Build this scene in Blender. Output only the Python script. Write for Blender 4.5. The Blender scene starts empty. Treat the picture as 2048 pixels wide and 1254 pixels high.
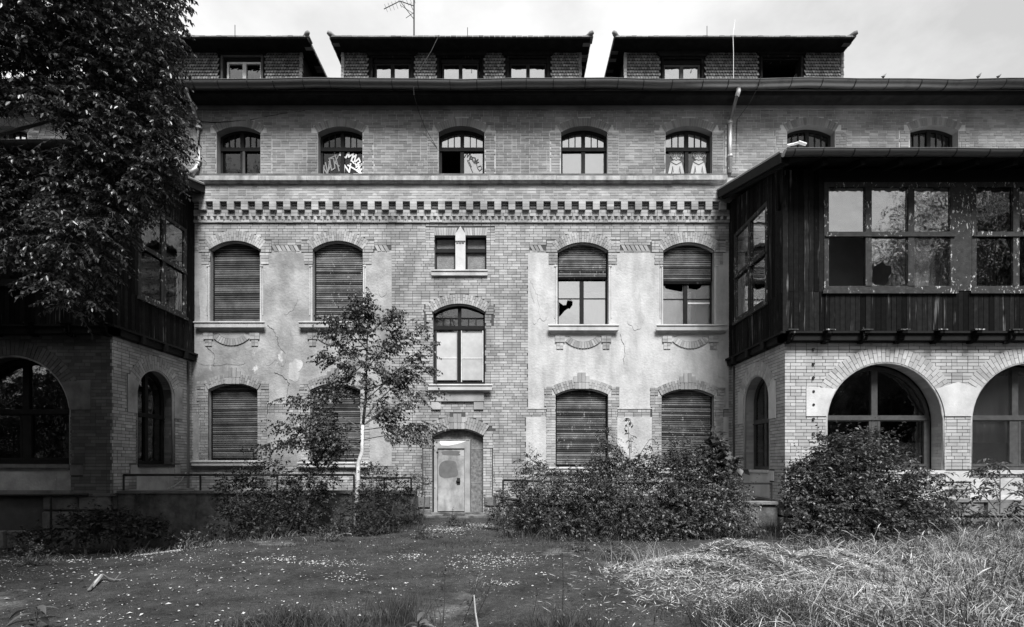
import bpy, math, random
import numpy as np
from mathutils import Vector, Matrix
from mathutils.geometry import tessellate_polygon
random.seed(7)
RNG = np.random.default_rng(11)
S = bpy.context.scene
COL = S.collection

# ------------------------------------------------------------------ camera
ZC = 16.0            # metres from the camera to the main wall
FP = 1056.0          # focal length for a 2048 wide picture
cam = bpy.data.objects.new('camera', bpy.data.cameras.new('camera'))
COL.objects.link(cam)
cam.location = (0, -ZC, 1.5)
cam.rotation_euler = (math.radians(90), 0, 0)
cam.data.sensor_width = 36
cam.data.lens = 36 * FP / 2048
cam.data.shift_y = (930 - 627) / 2048
cam.data.clip_end = 600
S.camera = cam

# ------------------------------------------------------------------ light
SUN_EL, SUN_AZ, CLOUD = 55, 193, 1.0
w = bpy.data.worlds.new('World'); S.world = w; w.use_nodes = True
nt = w.node_tree; N = nt.nodes; L = nt.links
for n in list(N): N.remove(n)
out = N.new('ShaderNodeOutputWorld'); bg = N.new('ShaderNodeBackground')
sky = N.new('ShaderNodeTexSky'); sky.sky_type = 'NISHITA'; sky.sun_disc = False
sky.sun_elevation = math.radians(SUN_EL); sky.sun_rotation = math.radians(SUN_AZ)
bw = N.new('ShaderNodeRGBToBW'); L.new(sky.outputs[0], bw.inputs[0])
tc = N.new('ShaderNodeTexCoord')
mp = N.new('ShaderNodeMapping'); mp.inputs['Scale'].default_value = (1, 1, 1.8); mp.inputs['Location'].default_value = (0.35, 0.2, 0.1)
L.new(tc.outputs['Generated'], mp.inputs[0])
n1 = N.new('ShaderNodeTexNoise'); n1.inputs['Scale'].default_value = 2.6; n1.inputs['Detail'].default_value = 8; n1.inputs['Roughness'].default_value = .58
L.new(mp.outputs[0], n1.inputs['Vector'])
n2 = N.new('ShaderNodeTexNoise'); n2.inputs['Scale'].default_value = 0.9; n2.inputs['Detail'].default_value = 2
L.new(mp.outputs[0], n2.inputs['Vector'])
sp = N.new('ShaderNodeSeparateXYZ'); L.new(tc.outputs['Generated'], sp.inputs[0])
# cloud bank lies to the west (left) and thins out to the east
mx = N.new('ShaderNodeMath'); mx.operation = 'MULTIPLY_ADD'; L.new(sp.outputs[0], mx.inputs[0]); mx.inputs[1].default_value = -0.30
L.new(n1.outputs[0], mx.inputs[2])
mm = N.new('ShaderNodeMath'); mm.operation = 'MULTIPLY_ADD'; L.new(n2.outputs[0], mm.inputs[0]); mm.inputs[1].default_value = 0.35; L.new(mx.outputs[0], mm.inputs[2])
rp = N.new('ShaderNodeMapRange'); rp.inputs[1].default_value = 0.46; rp.inputs[2].default_value = 0.90
L.new(mm.outputs[0], rp.inputs[0])
cl = N.new('ShaderNodeMath'); cl.operation = 'MULTIPLY_ADD'; L.new(rp.outputs[0], cl.inputs[0]); cl.inputs[1].default_value = 5.0; cl.inputs[2].default_value = 5.9
ad = N.new('ShaderNodeMath'); ad.operation = 'MULTIPLY_ADD'; L.new(bw.outputs[0], ad.inputs[0]); ad.inputs[1].default_value = 0.12; L.new(cl.outputs[0], ad.inputs[2])
L.new(ad.outputs[0], bg.inputs[0]); bg.inputs[1].default_value = 0.062
L.new(bg.outputs[0], out.inputs[0])
sun = bpy.data.objects.new('sun', bpy.data.lights.new('sun', 'SUN')); COL.objects.link(sun)
sun.data.energy = 4.5; sun.data.angle = math.radians(20); sun.data.color = (1, 1, 1)
az = math.radians(SUN_AZ); el = math.radians(SUN_EL)
# sky sun_rotation r: sun direction (sin r, cos r); south-west of north is behind the camera
sd = Vector((math.sin(az) * math.cos(el), math.cos(az) * math.cos(el), math.sin(el)))
sd.x = abs(sd.x)
sky.sun_rotation = math.atan2(sd.x, sd.y)
sun.rotation_euler = sd.to_track_quat('Z', 'Y').to_euler()
S.view_settings.view_transform = 'Standard'; S.view_settings.look = 'None'
S.view_settings.exposure = 0.80; S.view_settings.gamma = 1

# ------------------------------------------------------------------ materials
MATS = {}
def mat(name, base, rough=.85, var=.25, scale=3.0, rnd=0.0, stain=0.0, stain_scale=(1, 1, 1), bump=.2, bscale=40, metal=0.0, spec=.3,
        flake=None, streak=None, trans=0.0):
    m = bpy.data.materials.new(name); m.use_nodes = True
    t = m.node_tree; n = t.nodes; l = t.links
    b = n['Principled BSDF']
    g = n.new('ShaderNodeNewGeometry'); oi = n.new('ShaderNodeObjectInfo')
    def math_(op, a, bb, c=None):
        k = n.new('ShaderNodeMath'); k.operation = op
        for i, v in enumerate((a, bb, c)):
            if v is None: continue
            if isinstance(v, (int, float)): k.inputs[i].default_value = v
            else: l.new(v, k.inputs[i])
        return k.outputs[0]
    def noise(sc, det=5, vec=None, ro=.6):
        k = n.new('ShaderNodeTexNoise'); k.inputs['Scale'].default_value = sc; k.inputs['Detail'].default_value = det; k.inputs['Roughness'].default_value = ro
        l.new(vec if vec is not None else g.outputs['Position'], k.inputs['Vector']); return k.outputs[0]
    def mapped(s):
        k = n.new('ShaderNodeMapping'); k.inputs['Scale'].default_value = s; l.new(g.outputs['Position'], k.inputs[0]); return k.outputs[0]
    def mrange(v, a, bb, c=0.0, d=1.0):
        k = n.new('ShaderNodeMapRange'); l.new(v, k.inputs[0])
        for i, q in enumerate((a, bb, c, d)): k.inputs[i + 1].default_value = q
        return k.outputs[0]
    val = mrange(noise(scale), .3, .7, 1 - var, 1 + var)
    if rnd:
        r = math_('FRACT', math_('ADD', g.outputs['Random Per Island'], oi.outputs['Random']), None)
        r = mrange(r, 0, 1, 1 - rnd, 1 + rnd)
        val = math_('MULTIPLY', val, r)
    if stain:
        s = mrange(noise(1.0, 6, mapped(stain_scale)), .42, .68, 1.0, 1 - stain)
        val = math_('MULTIPLY', val, s)
    val = math_('MULTIPLY', val, base)
    if streak:
        s = mrange(noise(1.0, 4, mapped(streak[0])), streak[2], streak[2] + .12, 0, 1)
        s2 = mrange(noise(1.3, 3), .45, .6, 0, 1)
        s = math_('MULTIPLY', s, s2)
        mxn = n.new('ShaderNodeMix'); l.new(s, mxn.inputs[0]); l.new(val, mxn.inputs[2]); mxn.inputs[3].default_value = streak[1]
        val = mxn.outputs[0]
    if flake:
        s = mrange(noise(flake[0], 6, mapped((1, 1, .45)), .7), flake[2], flake[2] + .03, 0, 1)
        s = math_('MULTIPLY', s, mrange(noise(2.3, 3), .46, .56, 0, 1))
        mxn = n.new('ShaderNodeMix'); l.new(s, mxn.inputs[0]); l.new(val, mxn.inputs[2]); mxn.inputs[3].default_value = flake[1]
        val = mxn.outputs[0]
    cc = n.new('ShaderNodeCombineColor')
    for i in range(3): l.new(val, cc.inputs[i])
    l.new(cc.outputs[0], b.inputs['Base Color'])
    b.inputs['Roughness'].default_value = rough; b.inputs['Metallic'].default_value = metal
    b.inputs['Specular IOR Level'].default_value = spec
    if bump:
        k = n.new('ShaderNodeBump'); k.inputs['Strength'].default_value = bump; k.inputs['Distance'].default_value = .02
        l.new(noise(bscale, 4), k.inputs['Height']); l.new(k.outputs[0], b.inputs['Normal'])
    if trans:
        tr = n.new('ShaderNodeBsdfTranslucent'); l.new(cc.outputs[0], tr.inputs[0])
        ms = n.new('ShaderNodeMixShader'); ms.inputs[0].default_value = trans
        l.new(b.outputs[0], ms.inputs[1]); l.new(tr.outputs[0], ms.inputs[2])
        l.new(ms.outputs[0], n['Material Output'].inputs[0])
    MATS[name] = m; return m

def glass(name, fac, rough=.02, wav=.25, tint=.8):
    m = bpy.data.materials.new(name); m.use_nodes = True
    t = m.node_tree; n = t.nodes; l = t.links
    n.remove(n['Principled BSDF'])
    g = n.new('ShaderNodeNewGeometry')
    no = n.new('ShaderNodeTexNoise'); no.inputs['Scale'].default_value = 2.2; no.inputs['Detail'].default_value = 3; l.new(g.outputs['Position'], no.inputs['Vector'])
    bp = n.new('ShaderNodeBump'); bp.inputs['Strength'].default_value = wav; bp.inputs['Distance'].default_value = .05; l.new(no.outputs[0], bp.inputs['Height'])
    tr = n.new('ShaderNodeBsdfTransparent'); tr.inputs[0].default_value = (tint, tint, tint, 1)
    gl = n.new('ShaderNodeBsdfGlossy'); gl.inputs['Roughness'].default_value = rough; gl.inputs[0].default_value = (1, 1, 1, 1); l.new(bp.outputs[0], gl.inputs['Normal'])
    lw = n.new('ShaderNodeLayerWeight'); lw.inputs[0].default_value = .25
    ma = n.new('ShaderNodeMath'); ma.operation = 'MULTIPLY_ADD'; ma.use_clamp = True; l.new(lw.outputs['Facing'], ma.inputs[0]); ma.inputs[1].default_value = .25; ma.inputs[2].default_value = fac
    ms = n.new('ShaderNodeMixShader'); l.new(ma.outputs[0], ms.inputs[0]); l.new(tr.outputs[0], ms.inputs[1]); l.new(gl.outputs[0], ms.inputs[2])
    l.new(ms.outputs[0], n['Material Output'].inputs[0]); MATS[name] = m; return m

mat('brick', .34, .9, .20, 1.1, rnd=.26, stain=.42, stain_scale=(1.0, 1.0, .35), bump=.25, bscale=60)
mat('brick_upper', .225, .9, .2, 1.2, rnd=.24, stain=.4, stain_scale=(.6, .6, .3), bump=.25, bscale=60)
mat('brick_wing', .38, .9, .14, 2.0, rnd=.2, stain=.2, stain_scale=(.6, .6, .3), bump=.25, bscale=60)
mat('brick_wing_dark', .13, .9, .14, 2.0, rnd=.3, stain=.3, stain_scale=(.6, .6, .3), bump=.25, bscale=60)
mat('mortar', .065, .95, .2, 4, bump=.3)
mat('mortar_pale', .38, .95, .2, 4, bump=.3)
mat('plaster', .47, .92, .17, 1.7, stain=.30, stain_scale=(2.2, 2.2, .7), bump=.6, bscale=14, streak=((5, 5, .35), .33, .60))
mat('plaster_stained_shaded', .35, .92, .26, 1.9, stain=.5, stain_scale=(1.1, 1.1, .8), bump=.7, bscale=14, flake=(1.6, .55, .60), streak=((4, 4, .4), .22, .58))  # stains and flakes, with the tree's shade worked into the darker base
mat('stone', .42, .9, .15, 3, rnd=.1, stain=.35, stain_scale=(2.5, 2.5, .8), bump=.3, bscale=30)
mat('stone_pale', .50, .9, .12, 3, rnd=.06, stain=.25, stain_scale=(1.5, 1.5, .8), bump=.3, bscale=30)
mat('plinth_stone', .17, .95, .3, 4, rnd=.25, stain=.4, stain_scale=(1.5, 1.5, 1), bump=1.0, bscale=9)
mat('sill_stone', .38, .9, .2, 5, rnd=.12, stain=.55, stain_scale=(4, 4, 1.2), bump=.4, bscale=30, streak=((7, 7, .8), .14, .58))
mat('concrete', .135, .95, .5, 4, stain=.7, stain_scale=(2.2, 2.2, .5), bump=.9, bscale=14)
mat('wood_dark', .008, .9, .35, 9, rnd=.7, bump=.4, bscale=30, streak=((14, 14, .5), .20, .58), spec=.08)
mat('wood_black', .006, .95, .3, 6, rnd=.4, bump=.4, bscale=30)
mat('frame_dark', .012, .7, .3, 6, bump=.15, spec=.15)
mat('frame_grey', .055, .6, .3, 8, bump=.2)
mat('frame_peeling', .035, .8, .35, 8, bump=.4, bscale=35, flake=(17, .50, .57), spec=.15)
mat('frame_white', .60, .6, .2, 6, bump=.2)
mat('roof_dark', .02, .9, .3, 4, rnd=.3, bump=.3, spec=.1)
mat('tile', .18, .85, .2, 3, rnd=.45, stain=.3, stain_scale=(1, 1, 1), bump=.3, bscale=30)
mat('soffit', .012, .9, .4, 5, rnd=.3, bump=.2, spec=.1)
mat('gutter', .16, .38, .35, 3, metal=.6, bump=.1, stain=.4, stain_scale=(3, 3, 3))
mat('zinc', .38, .5, .15, 3, metal=.5, bump=.1)
mat('zinc_white', .62, .6, .1, 3, bump=.05)
mat('iron', .03, .6, .4, 9, bump=.3, metal=.3)
mat('slat', .085, .85, .45, 3, rnd=.75, bump=.3, bscale=50, flake=(30, .20, .66))
mat('slat_worn', .10, .85, .45, 3, rnd=.8, bump=.3, bscale=50, flake=(16, .30, .58))
mat('room', .08, .95, .2, 1.5, bump=0)
mat('room_pale', .5, .95, .2, 1.5, bump=0)
mat('curtain', .78, .9, .10, 2, bump=.3, bscale=6)
mat('paper', .46, .9, .12, 3, stain=.25, bump=.05)
mat('frosted', .16, .5, .3, 8, bump=.8, bscale=40)
mat('osb', .15, .9, .5, 16, bump=.5, bscale=30)
mat('door_paint', .33, .6, .3, 4, stain=.5, stain_scale=(3, 3, 1.2), bump=.1, spec=.4)
mat('door_frame', .30, .6, .25, 3, bump=.1)
mat('paint_dark', .12, .6, .2, 6, bump=0)
mat('paint_black', .02, .6, .2, 6, bump=0)
mat('stone_dark', .17, .95, .3, 3, stain=.4, stain_scale=(2, 2, 1), bump=.5, bscale=20)  # darker stone tone for the left wing, blotched by noise
mat('paint_white', .72, .6, .1, 6, bump=0)
mat('paint_mid', .22, .6, .1, 6, bump=0)
mat('bark', .10, .9, .4, 8, bump=.8, bscale=18)
mat('twig', .05, .9, .3, 8, bump=0)
mat('birch_bark', .55, .8, .25, 6, bump=.4, flake=(9, .05, .60))
mat('leaf_tree', .045, .36, .2, 2, rnd=.6, bump=0, trans=.2, spec=.55)
mat('leaf_birch', .075, .45, .2, 2, rnd=.5, bump=0, trans=.25, spec=.45)
mat('leaf_shrub', .068, .40, .5, 1.8, rnd=.7, bump=0, trans=.25, spec=.5)
mat('leaf_bramble', .060, .42, .5, 1.8, rnd=.65, bump=0, trans=.22, spec=.45)
mat('leaf_dark', .030, .5, .5, 1.5, rnd=.5, bump=0, trans=.2, spec=.3)
mat('grass_green', .05, .6, .3, 2, rnd=.5, bump=0, trans=.2)
mat('grass_straw', .33, .7, .4, 1.5, rnd=.65, bump=0, trans=.2)
mat('straw', .34, .8, .3, 2, rnd=.7, bump=0)
mat('litter', .30, .7, .3, 2, rnd=.6, bump=0)
mat('soil', .05, .95, .4, 3, bump=1, bscale=20)
glass('glass_clear', .30, wav=.15, tint=.85)
glass('glass_dim', .03, wav=.2, tint=.6)
glass('glass_bright', .52, wav=.12, tint=.6)
glass('glass_dark', .12, wav=.3, tint=.5)
glass('glass_film', .30, rough=.25, wav=.2, tint=.6)

def ground_material():
    m = bpy.data.materials.new('asphalt'); m.use_nodes = True
    t = m.node_tree; n = t.nodes; l = t.links; b = n['Principled BSDF']
    g = n.new('ShaderNodeNewGeometry')
    def noise(sc, det=6, ro=.6):
        k = n.new('ShaderNodeTexNoise'); k.inputs['Scale'].default_value = sc; k.inputs['Detail'].default_value = det; k.inputs['Roughness'].default_value = ro
        l.new(g.outputs['Position'], k.inputs['Vector']); return k.outputs[0]
    def mr(v, a, bb, c, d):
        k = n.new('ShaderNodeMapRange'); l.new(v, k.inputs[0])
        for i, q in enumerate((a, bb, c, d)): k.inputs[i + 1].default_value = q
        return k.outputs[0]
    def mu(a, bb, op='MULTIPLY'):
        k = n.new('ShaderNodeMath'); k.operation = op
        for i, v in enumerate((a, bb)):
            if isinstance(v, (int, float)): k.inputs[i].default_value = v
            else: l.new(v, k.inputs[i])
        return k.outputs[0]
    base = mu(mr(noise(1.3, 8, .75), .35, .65, .55, 1.5), mu(mr(noise(110, 3), .35, .65, .1, 2.3), mr(noise(14, 4), .3, .7, .7, 1.3)))
    base = mu(base, .031)
    pat = mr(noise(.55, 5), .60, .70, 0, 1)                     # worn sandy patches
    pat = mu(pat, mr(noise(40, 3), .4, .6, .2, 1))
    mx = n.new('ShaderNodeMix'); l.new(pat, mx.inputs[0]); l.new(base, mx.inputs[2]); mx.inputs[3].default_value = .22
    cc = n.new('ShaderNodeCombineColor')
    for i in range(3): l.new(mx.outputs[0], cc.inputs[i])
    l.new(cc.outputs[0], b.inputs['Base Color']); b.inputs['Roughness'].default_value = .9; b.inputs['Specular IOR Level'].default_value = .12
    k = n.new('ShaderNodeBump'); k.inputs['Strength'].default_value = .7; k.inputs['Distance'].default_value = .02
    l.new(noise(85, 5, .7), k.inputs['Height']); l.new(k.outputs[0], b.inputs['Normal'])
    MATS['asphalt'] = m
ground_material()

# ------------------------------------------------------------------ mesh helpers
def ident(u, v, w): return (u, v, w)
class MB:
    def __init__(s, F=None): s.v = []; s.f = []; s.F = F or ident
    def pts(s, P, F=None):
        F = F or s.F; i0 = len(s.v)
        s.v.extend(F(*p) for p in P); return i0
    def box(s, u0, u1, v0, v1, w0, w1, F=None):
        i = s.pts([(u0, v0, w0), (u1, v0, w0), (u1, v1, w0), (u0, v1, w0), (u0, v0, w1), (u1, v0, w1), (u1, v1, w1), (u0, v1, w1)], F)
        s.f += [(i, i+3, i+2, i+1), (i+4, i+5, i+6, i+7), (i, i+1, i+5, i+4), (i+1, i+2, i+6, i+5), (i+2, i+3, i+7, i+6), (i+3, i, i+4, i+7)]
        return s
    def prism(s, poly, w0, w1, holes=(), F=None):
        if holes:
            loops = [poly] + list(holes)
            flat = [p for lp in loops for p in lp]
            tri = tessellate_polygon([[Vector((p[0], p[1], 0)) for p in lp] for lp in loops])
            i = s.pts([(p[0], p[1], w0) for p in flat] + [(p[0], p[1], w1) for p in flat], F); n = len(flat)
            for t in tri:
                s.f.append((i+t[2], i+t[1], i+t[0])); s.f.append((i+n+t[0], i+n+t[1], i+n+t[2]))
            o = 0
            for lp in loops:
                m = len(lp)
                for k in range(m):
                    a, b = o+k, o+(k+1) % m
                    s.f.append((i+a, i+b, i+n+b, i+n+a))
                o += m
        else:
            n = len(poly)
            i = s.pts([(p[0], p[1], w0) for p in poly] + [(p[0], p[1], w1) for p in poly], F)
            s.f.append(tuple(i+k for k in reversed(range(n)))); s.f.append(tuple(i+n+k for k in range(n)))
            for k in range(n): s.f.append((i+k, i+(k+1) % n, i+n+(k+1) % n, i+n+k))
        return s
    def sheet(s, poly, w, holes=(), F=None):
        loops = [poly] + list(holes); flat = [p for lp in loops for p in lp]
        tri = tessellate_polygon([[Vector((p[0], p[1], 0)) for p in lp] for lp in loops])
        i = s.pts([(p[0], p[1], w) for p in flat], F)
        for t in tri: s.f.append((i+t[0], i+t[1], i+t[2]))
        return s
    def wallstrip(s, poly, w0, w1, closed=True, F=None):   # side faces only (reveals)
        n = len(poly); i = s.pts([(p[0], p[1], w0) for p in poly] + [(p[0], p[1], w1) for p in poly], F)
        for k in range(n if closed else n-1): s.f.append((i+k, i+(k+1) % n, i+n+(k+1) % n, i+n+k))
        return s
    def tube(s, P, r, sides=8, cap=True):
        P = [Vector(p) for p in P]; n = len(P)
        R = r if isinstance(r, (list, tuple)) else [r]*n
        i0 = len(s.v); up = Vector((0, 0, 1))
        for k, p in enumerate(P):
            d = (P[min(k+1, n-1)] - P[max(k-1, 0)]).normalized()
            a = d.cross(up)
            if a.length < .05: a = d.cross(Vector((0, 1, 0)))
            a.normalize(); b = d.cross(a).normalized()
            for j in range(sides):
                t = 2*math.pi*j/sides; q = p + (a*math.cos(t) + b*math.sin(t))*R[k]; s.v.append(tuple(q))
        for k in range(n-1):
            for j in range(sides):
                a, b = i0+k*sides+j, i0+k*sides+(j+1) % sides
                s.f.append((a, b, b+sides, a+sides))
        if cap:
            s.f.append(tuple(i0+j for j in reversed(range(sides)))); s.f.append(tuple(i0+(n-1)*sides+j for j in range(sides)))
        return s
    def build(s, name, m, parent=None, smooth=False, label=None):
        me = bpy.data.meshes.new(name); me.from_pydata(s.v, [], s.f); me.materials.append(MATS[m])
        if smooth: me.polygons.foreach_set('use_smooth', [True]*len(me.polygons))
        return link(name, me, parent, label)
def link(name, me, parent=None, label=None):
    o = bpy.data.objects.new(name, me); COL.objects.link(o)
    if parent:
        o.parent = parent
        if parent.type == 'EMPTY': o.matrix_parent_inverse = Matrix.Translation(-parent.location)
    if label: o['label'] = label
    return o
def npmesh(name, V, Fq, m, parent=None, smooth=False, matidx=None, mats=None):
    me = bpy.data.meshes.new(name); V = np.asarray(V, np.float32); Fq = np.asarray(Fq, np.int32); k = Fq.shape[1]
    me.vertices.add(len(V)); me.vertices.foreach_set('co', V.ravel())
    me.loops.add(Fq.size); me.loops.foreach_set('vertex_index', Fq.ravel())
    me.polygons.add(len(Fq)); me.polygons.foreach_set('loop_start', np.arange(0, Fq.size, k, dtype=np.int32))
    me.polygons.foreach_set('loop_total', np.full(len(Fq), k, np.int32))
    for q in (mats or [m]): me.materials.append(MATS[q])
    if matidx is not None: me.polygons.foreach_set('material_index', np.asarray(matidx, np.int32))
    me.update(); me.validate()
    if smooth: me.polygons.foreach_set('use_smooth', [True]*len(me.polygons))
    return link(name, me, parent)
def thing(name, label, cat, loc=(0, 0, 0), group=None):
    o = bpy.data.objects.new(name, None); COL.objects.link(o); o.location = loc
    o.empty_display_size = .3
    o['label'] = label; o['category'] = cat
    if group: o['group'] = group
    return o
def tag(o, label, cat, group=None, kind=None):
    o['label'] = label; o['category'] = cat
    if group: o['group'] = group
    if kind: o['kind'] = kind
    return o
def PX(px, py, d=0.0):      # picture point at distance d in front of the main wall -> world
    Z = ZC - d
    return Vector(((px - 1024)*Z/FP, -d, 1.5 + (930 - py)*Z/FP))
def U(px, d=0.0): return (px - 1024)*(ZC - d)/FP
def H(py, d=0.0): return 1.5 + (930 - py)*(ZC - d)/FP
FM = lambda u, v, w: (u, -w, v)         # main wall frame: u = x, v = z, w = outwards

# arches -----------------------------------------------------------
class Arch:
    """opening x0..x1, bottom zb, springing zs, crown zc (zc==zs: flat)"""
    def __init__(s, x0, x1, zb, zs, zc):
        s.x0, s.x1, s.zb, s.zs, s.zc = x0, x1, zb, zs, zc; s.c = (x0+x1)/2; s.a = (x1-x0)/2; s.h = zc-zs
        s.R = (s.a**2 + s.h**2)/(2*s.h) if s.h > 1e-4 else 0; s.z0 = zc - s.R
    def top(s, x):
        if not s.R: return s.zc
        q = s.R**2 - (x-s.c)**2
        return max(s.zs, s.z0 + math.sqrt(max(q, 0)))
    def half(s, z):
        if z <= s.zs: return s.a
        if z >= s.zc: return 0
        return math.sqrt(max(s.R**2 - (z-s.z0)**2, 0))
    def arcpts(s, n=14, r=0):   # left spring to right spring
        if not s.R: return [(s.x0, s.zc), (s.x1, s.zc)]
        t = math.asin(min(1, s.a/s.R)); out = []
        for k in range(n+1):
            q = -t + 2*t*k/n; out.append((s.c + (s.R+r)*math.sin(q), s.z0 + (s.R+r)*math.cos(q)))
        return out
    def poly(s, n=14): return [(s.x1, s.zb), (s.x0, s.zb)] + s.arcpts(n)
    def inset(s, t, tb=None):
        tb = t if tb is None else tb
        h = s.h
        x0, x1 = s.x0+t, s.x1-t
        if not s.R: return Arch(x0, x1, s.zb+tb, s.zs-t, s.zc-t)
        R = s.R-t; a = (x1-x0)/2
        zs = s.z0 + math.sqrt(max(R*R-a*a, 0))
        return Arch(x0, x1, s.zb+tb, zs, s.zc-t)
    def clip(s, u0, u1, v0, v1, n=8):   # rectangle clipped by the arch, as polygon
        top = [(u1 + (u0-u1)*k/n, min(v1, s.top(u1 + (u0-u1)*k/n))) for k in range(n+1)]
        if all(abs(p[1]-v1) < 1e-5 for p in top): top = [(u1, v1), (u0, v1)]
        return [(u0, v0), (u1, v0)] + top

def subtract(iv, cuts):
    for a, b in cuts:
        if b <= a: continue
        nw = []
        for p, q in iv:
            if b <= p or a >= q: nw.append((p, q)); continue
            if a > p: nw.append((p, a))
            if b < q: nw.append((b, q))
        iv = nw
    return iv
HC = .0818; JT = .012
def courses(x0, x1, z0, z1, cutf, out, w0, w1, L0=.262, hc=HC, jt=JT, jw=.004):
    """brick courses between z0 and z1; cutf(z) -> list of cut intervals; out gets (u0,u1,v0,v1,w0,w1)"""
    n = max(1, round((z1-z0)/hc)); h = (z1-z0)/n
    for k in range(n):
        a, b = z0+k*h+jt/2, z0+(k+1)*h-jt/2; zm = (a+b)/2
        ca = cutf(zm) if cutf else []
        for p, q in subtract([(x0, x1)], ca):
            if q-p < .03: continue
            header = (k % 2 == 1)
            x = math.floor(p/L0)*L0 + (L0*.5 if k % 2 else 0) - L0
            m = 0
            while x < q:
                ln = L0*.5 if random.random() < .20 else (L0*.75 if random.random() < .05 else L0)
                s, e = max(x, p), min(x+ln, q)
                x += ln
                if e - s < .035: continue
                dw = random.uniform(-jw, jw)
                out.append((s+(jt*.5 if s > p else 0), e-(jt*.5 if e < q else 0), a, b, w0, w1+dw))
def voussoirs(ar, thick, n, out, w0, w1, a0=None, a1=None, split=True, gap=.10, stepped=0, r0=0):
    t = math.asin(min(1, ar.a/ar.R)); a0 = -t if a0 is None else a0; a1 = t if a1 is None else a1
    for k in range(n):
        p = a0 + (a1-a0)*(k+gap*.5)/n; q = a0 + (a1-a0)*(k+1-gap*.5)/n
        ra, rb = ar.R+r0, ar.R+thick
        cuts = [(ra, rb)]
        if split:
            mid = ra + (rb-ra)*(.36 if k % 2 else .66)
            cuts = [(ra, mid-.005), (mid+.005, rb)]
        for r_, s_ in cuts:
            out.append([(ar.c+r_*math.sin(p), ar.z0+r_*math.cos(p)), (ar.c+s_*math.sin(p), ar.z0+s_*math.cos(p)),
                        (ar.c+s_*math.sin(q), ar.z0+s_*math.cos(q)), (ar.c+r_*math.sin(q), ar.z0+r_*math.cos(q))] + [w0, w1+random.uniform(-.003, .003)])
def build_voussoirs(lst, F, name, m, parent):
    mb = MB(F)
    for v in lst: mb.prism(v[:4], v[4], v[5])
    return mb.build(name, m, parent)
UNIT = {}
def unit_brick(m):
    if m not in UNIT:
        mb = MB(); b = .04
        mb.box(0, 1, 0, 1, 0, 1)
        me = bpy.data.meshes.new('brick'); me.from_pydata(mb.v, [], mb.f); me.materials.append(MATS[m]); UNIT[m] = me
    return UNIT[m]
def place_bricks(lst, F, m, parent, singles, key=None, name='brick'):
    """the largest bricks as objects of their own, the rest as one part"""
    order = list(range(len(lst)))
    if key: order.sort(key=lambda i: key(lst[i]))
    one = set(order[:singles]); me = unit_brick(m); mb = MB(F)
    for i in order[:singles]:
        u0, u1, v0, v1, w0, w1 = lst[i]
        P = Vector(F(u0, v0, w0)); A = Vector(F(u1, v0, w0))-P; B = Vector(F(u0, v1, w0))-P; C = Vector(F(u0, v0, w1))-P
        o = link(name, me, parent)
        o.matrix_basis = Matrix(((A.x, B.x, C.x, P.x), (A.y, B.y, C.y, P.y), (A.z, B.z, C.z, P.z), (0, 0, 0, 1)))
    for i in range(len(lst)):
        if i not in one: mb.box(*lst[i])
    if mb.v:
        o = mb.build('brickwork', m, parent); o['kind'] = 'stuff'
# ================================================================== GROUND
def smooth(x, a, b):
    t = min(1, max(0, (x-a)/(b-a))); return t*t*(3-2*t)
def gz(x, y):
    h = -.50*smooth(-x, 4.2, 9.0)*smooth(y, -9.0, -4.0)          # falls towards the left veranda
    h += .22*smooth(x, 1.5, 6)*smooth(-y, 8.5, 11.5)*smooth(-y, 30, 14)  # grassy rise on the right
    h += .02*math.sin(x*1.3+y*.7)+.015*math.sin(x*.6-y*1.9)
    return h - (.03 if y > -2 else 0)
def make_ground():
    xs = [-150, -80, -45, -28] + [-20+.4*i for i in range(101)] + [28, 45, 80, 150]
    ys = [-150, -80, -50, -34] + [-24+.4*i for i in range(63)] + [6, 20, 60, 150]
    V = [(x, y, gz(x, y)) for y in ys for x in xs]; n = len(xs)
    Fc = [(j*n+i, j*n+i+1, (j+1)*n+i+1, (j+1)*n+i) for j in range(len(ys)-1) for i in range(n-1)]
    o = npmesh('ground', V, Fc, 'asphalt', smooth=True); o['kind'] = 'structure'
make_ground()

# ================================================================== MAIN BUILDING
B = thing('hospital_building', 'three-storey brick and plaster building with dormers and toothed frieze behind both verandas', 'building', (0, 0, 0))
WT, WM = .13, .05          # how far the upper wall and the frieze stand out
def pa(px0, px1, yb, ys, yc): return Arch(U(px0), U(px1), H(yb), H(ys), H(yc))
HT = lambda y: H(y, WT)
UT = lambda x: U(x, WT)
def pt(px0, px1, yb, ys, yc): return Arch(UT(px0), UT(px1), HT(yb), HT(ys), HT(yc))
TOPW = [pt(-37, 55, 348, 265, 252), pt(199, 287, 348, 266, 253), pt(433, 521, 348, 266, 253), pt(636, 725, 348, 266, 253), pt(877, 969, 348, 265, 252),
        pt(1122, 1215, 348, 265, 252), pt(1331, 1425, 348, 265, 252), pt(1574, 1670, 348, 263, 250), pt(1820, 1917, 348, 262, 250)]
AW = [pa(421, 520.5, 645, 499, 482), pa(626, 726, 645, 499, 482), pa(1115, 1216.5, 651, 502, 485), pa(1326, 1428, 651, 502, 485)]
BW = [pa(417, 516, 922, 779, 766), pa(621, 721, 925, 780, 767), pa(1111, 1216, 935, 789, 776), pa(1322.5, 1427.5, 937, 791, 777)]
CS = [Arch(U(869), U(911), H(541), H(471), H(471)), Arch(U(931), U(973), H(541), H(471), H(471))]
CW = pa(866, 970, 769, 624, 607.5)
DW = pa(864, 966.5, 1028, 871, 856)
XE0, XE1 = U(384), U(1463)

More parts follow.
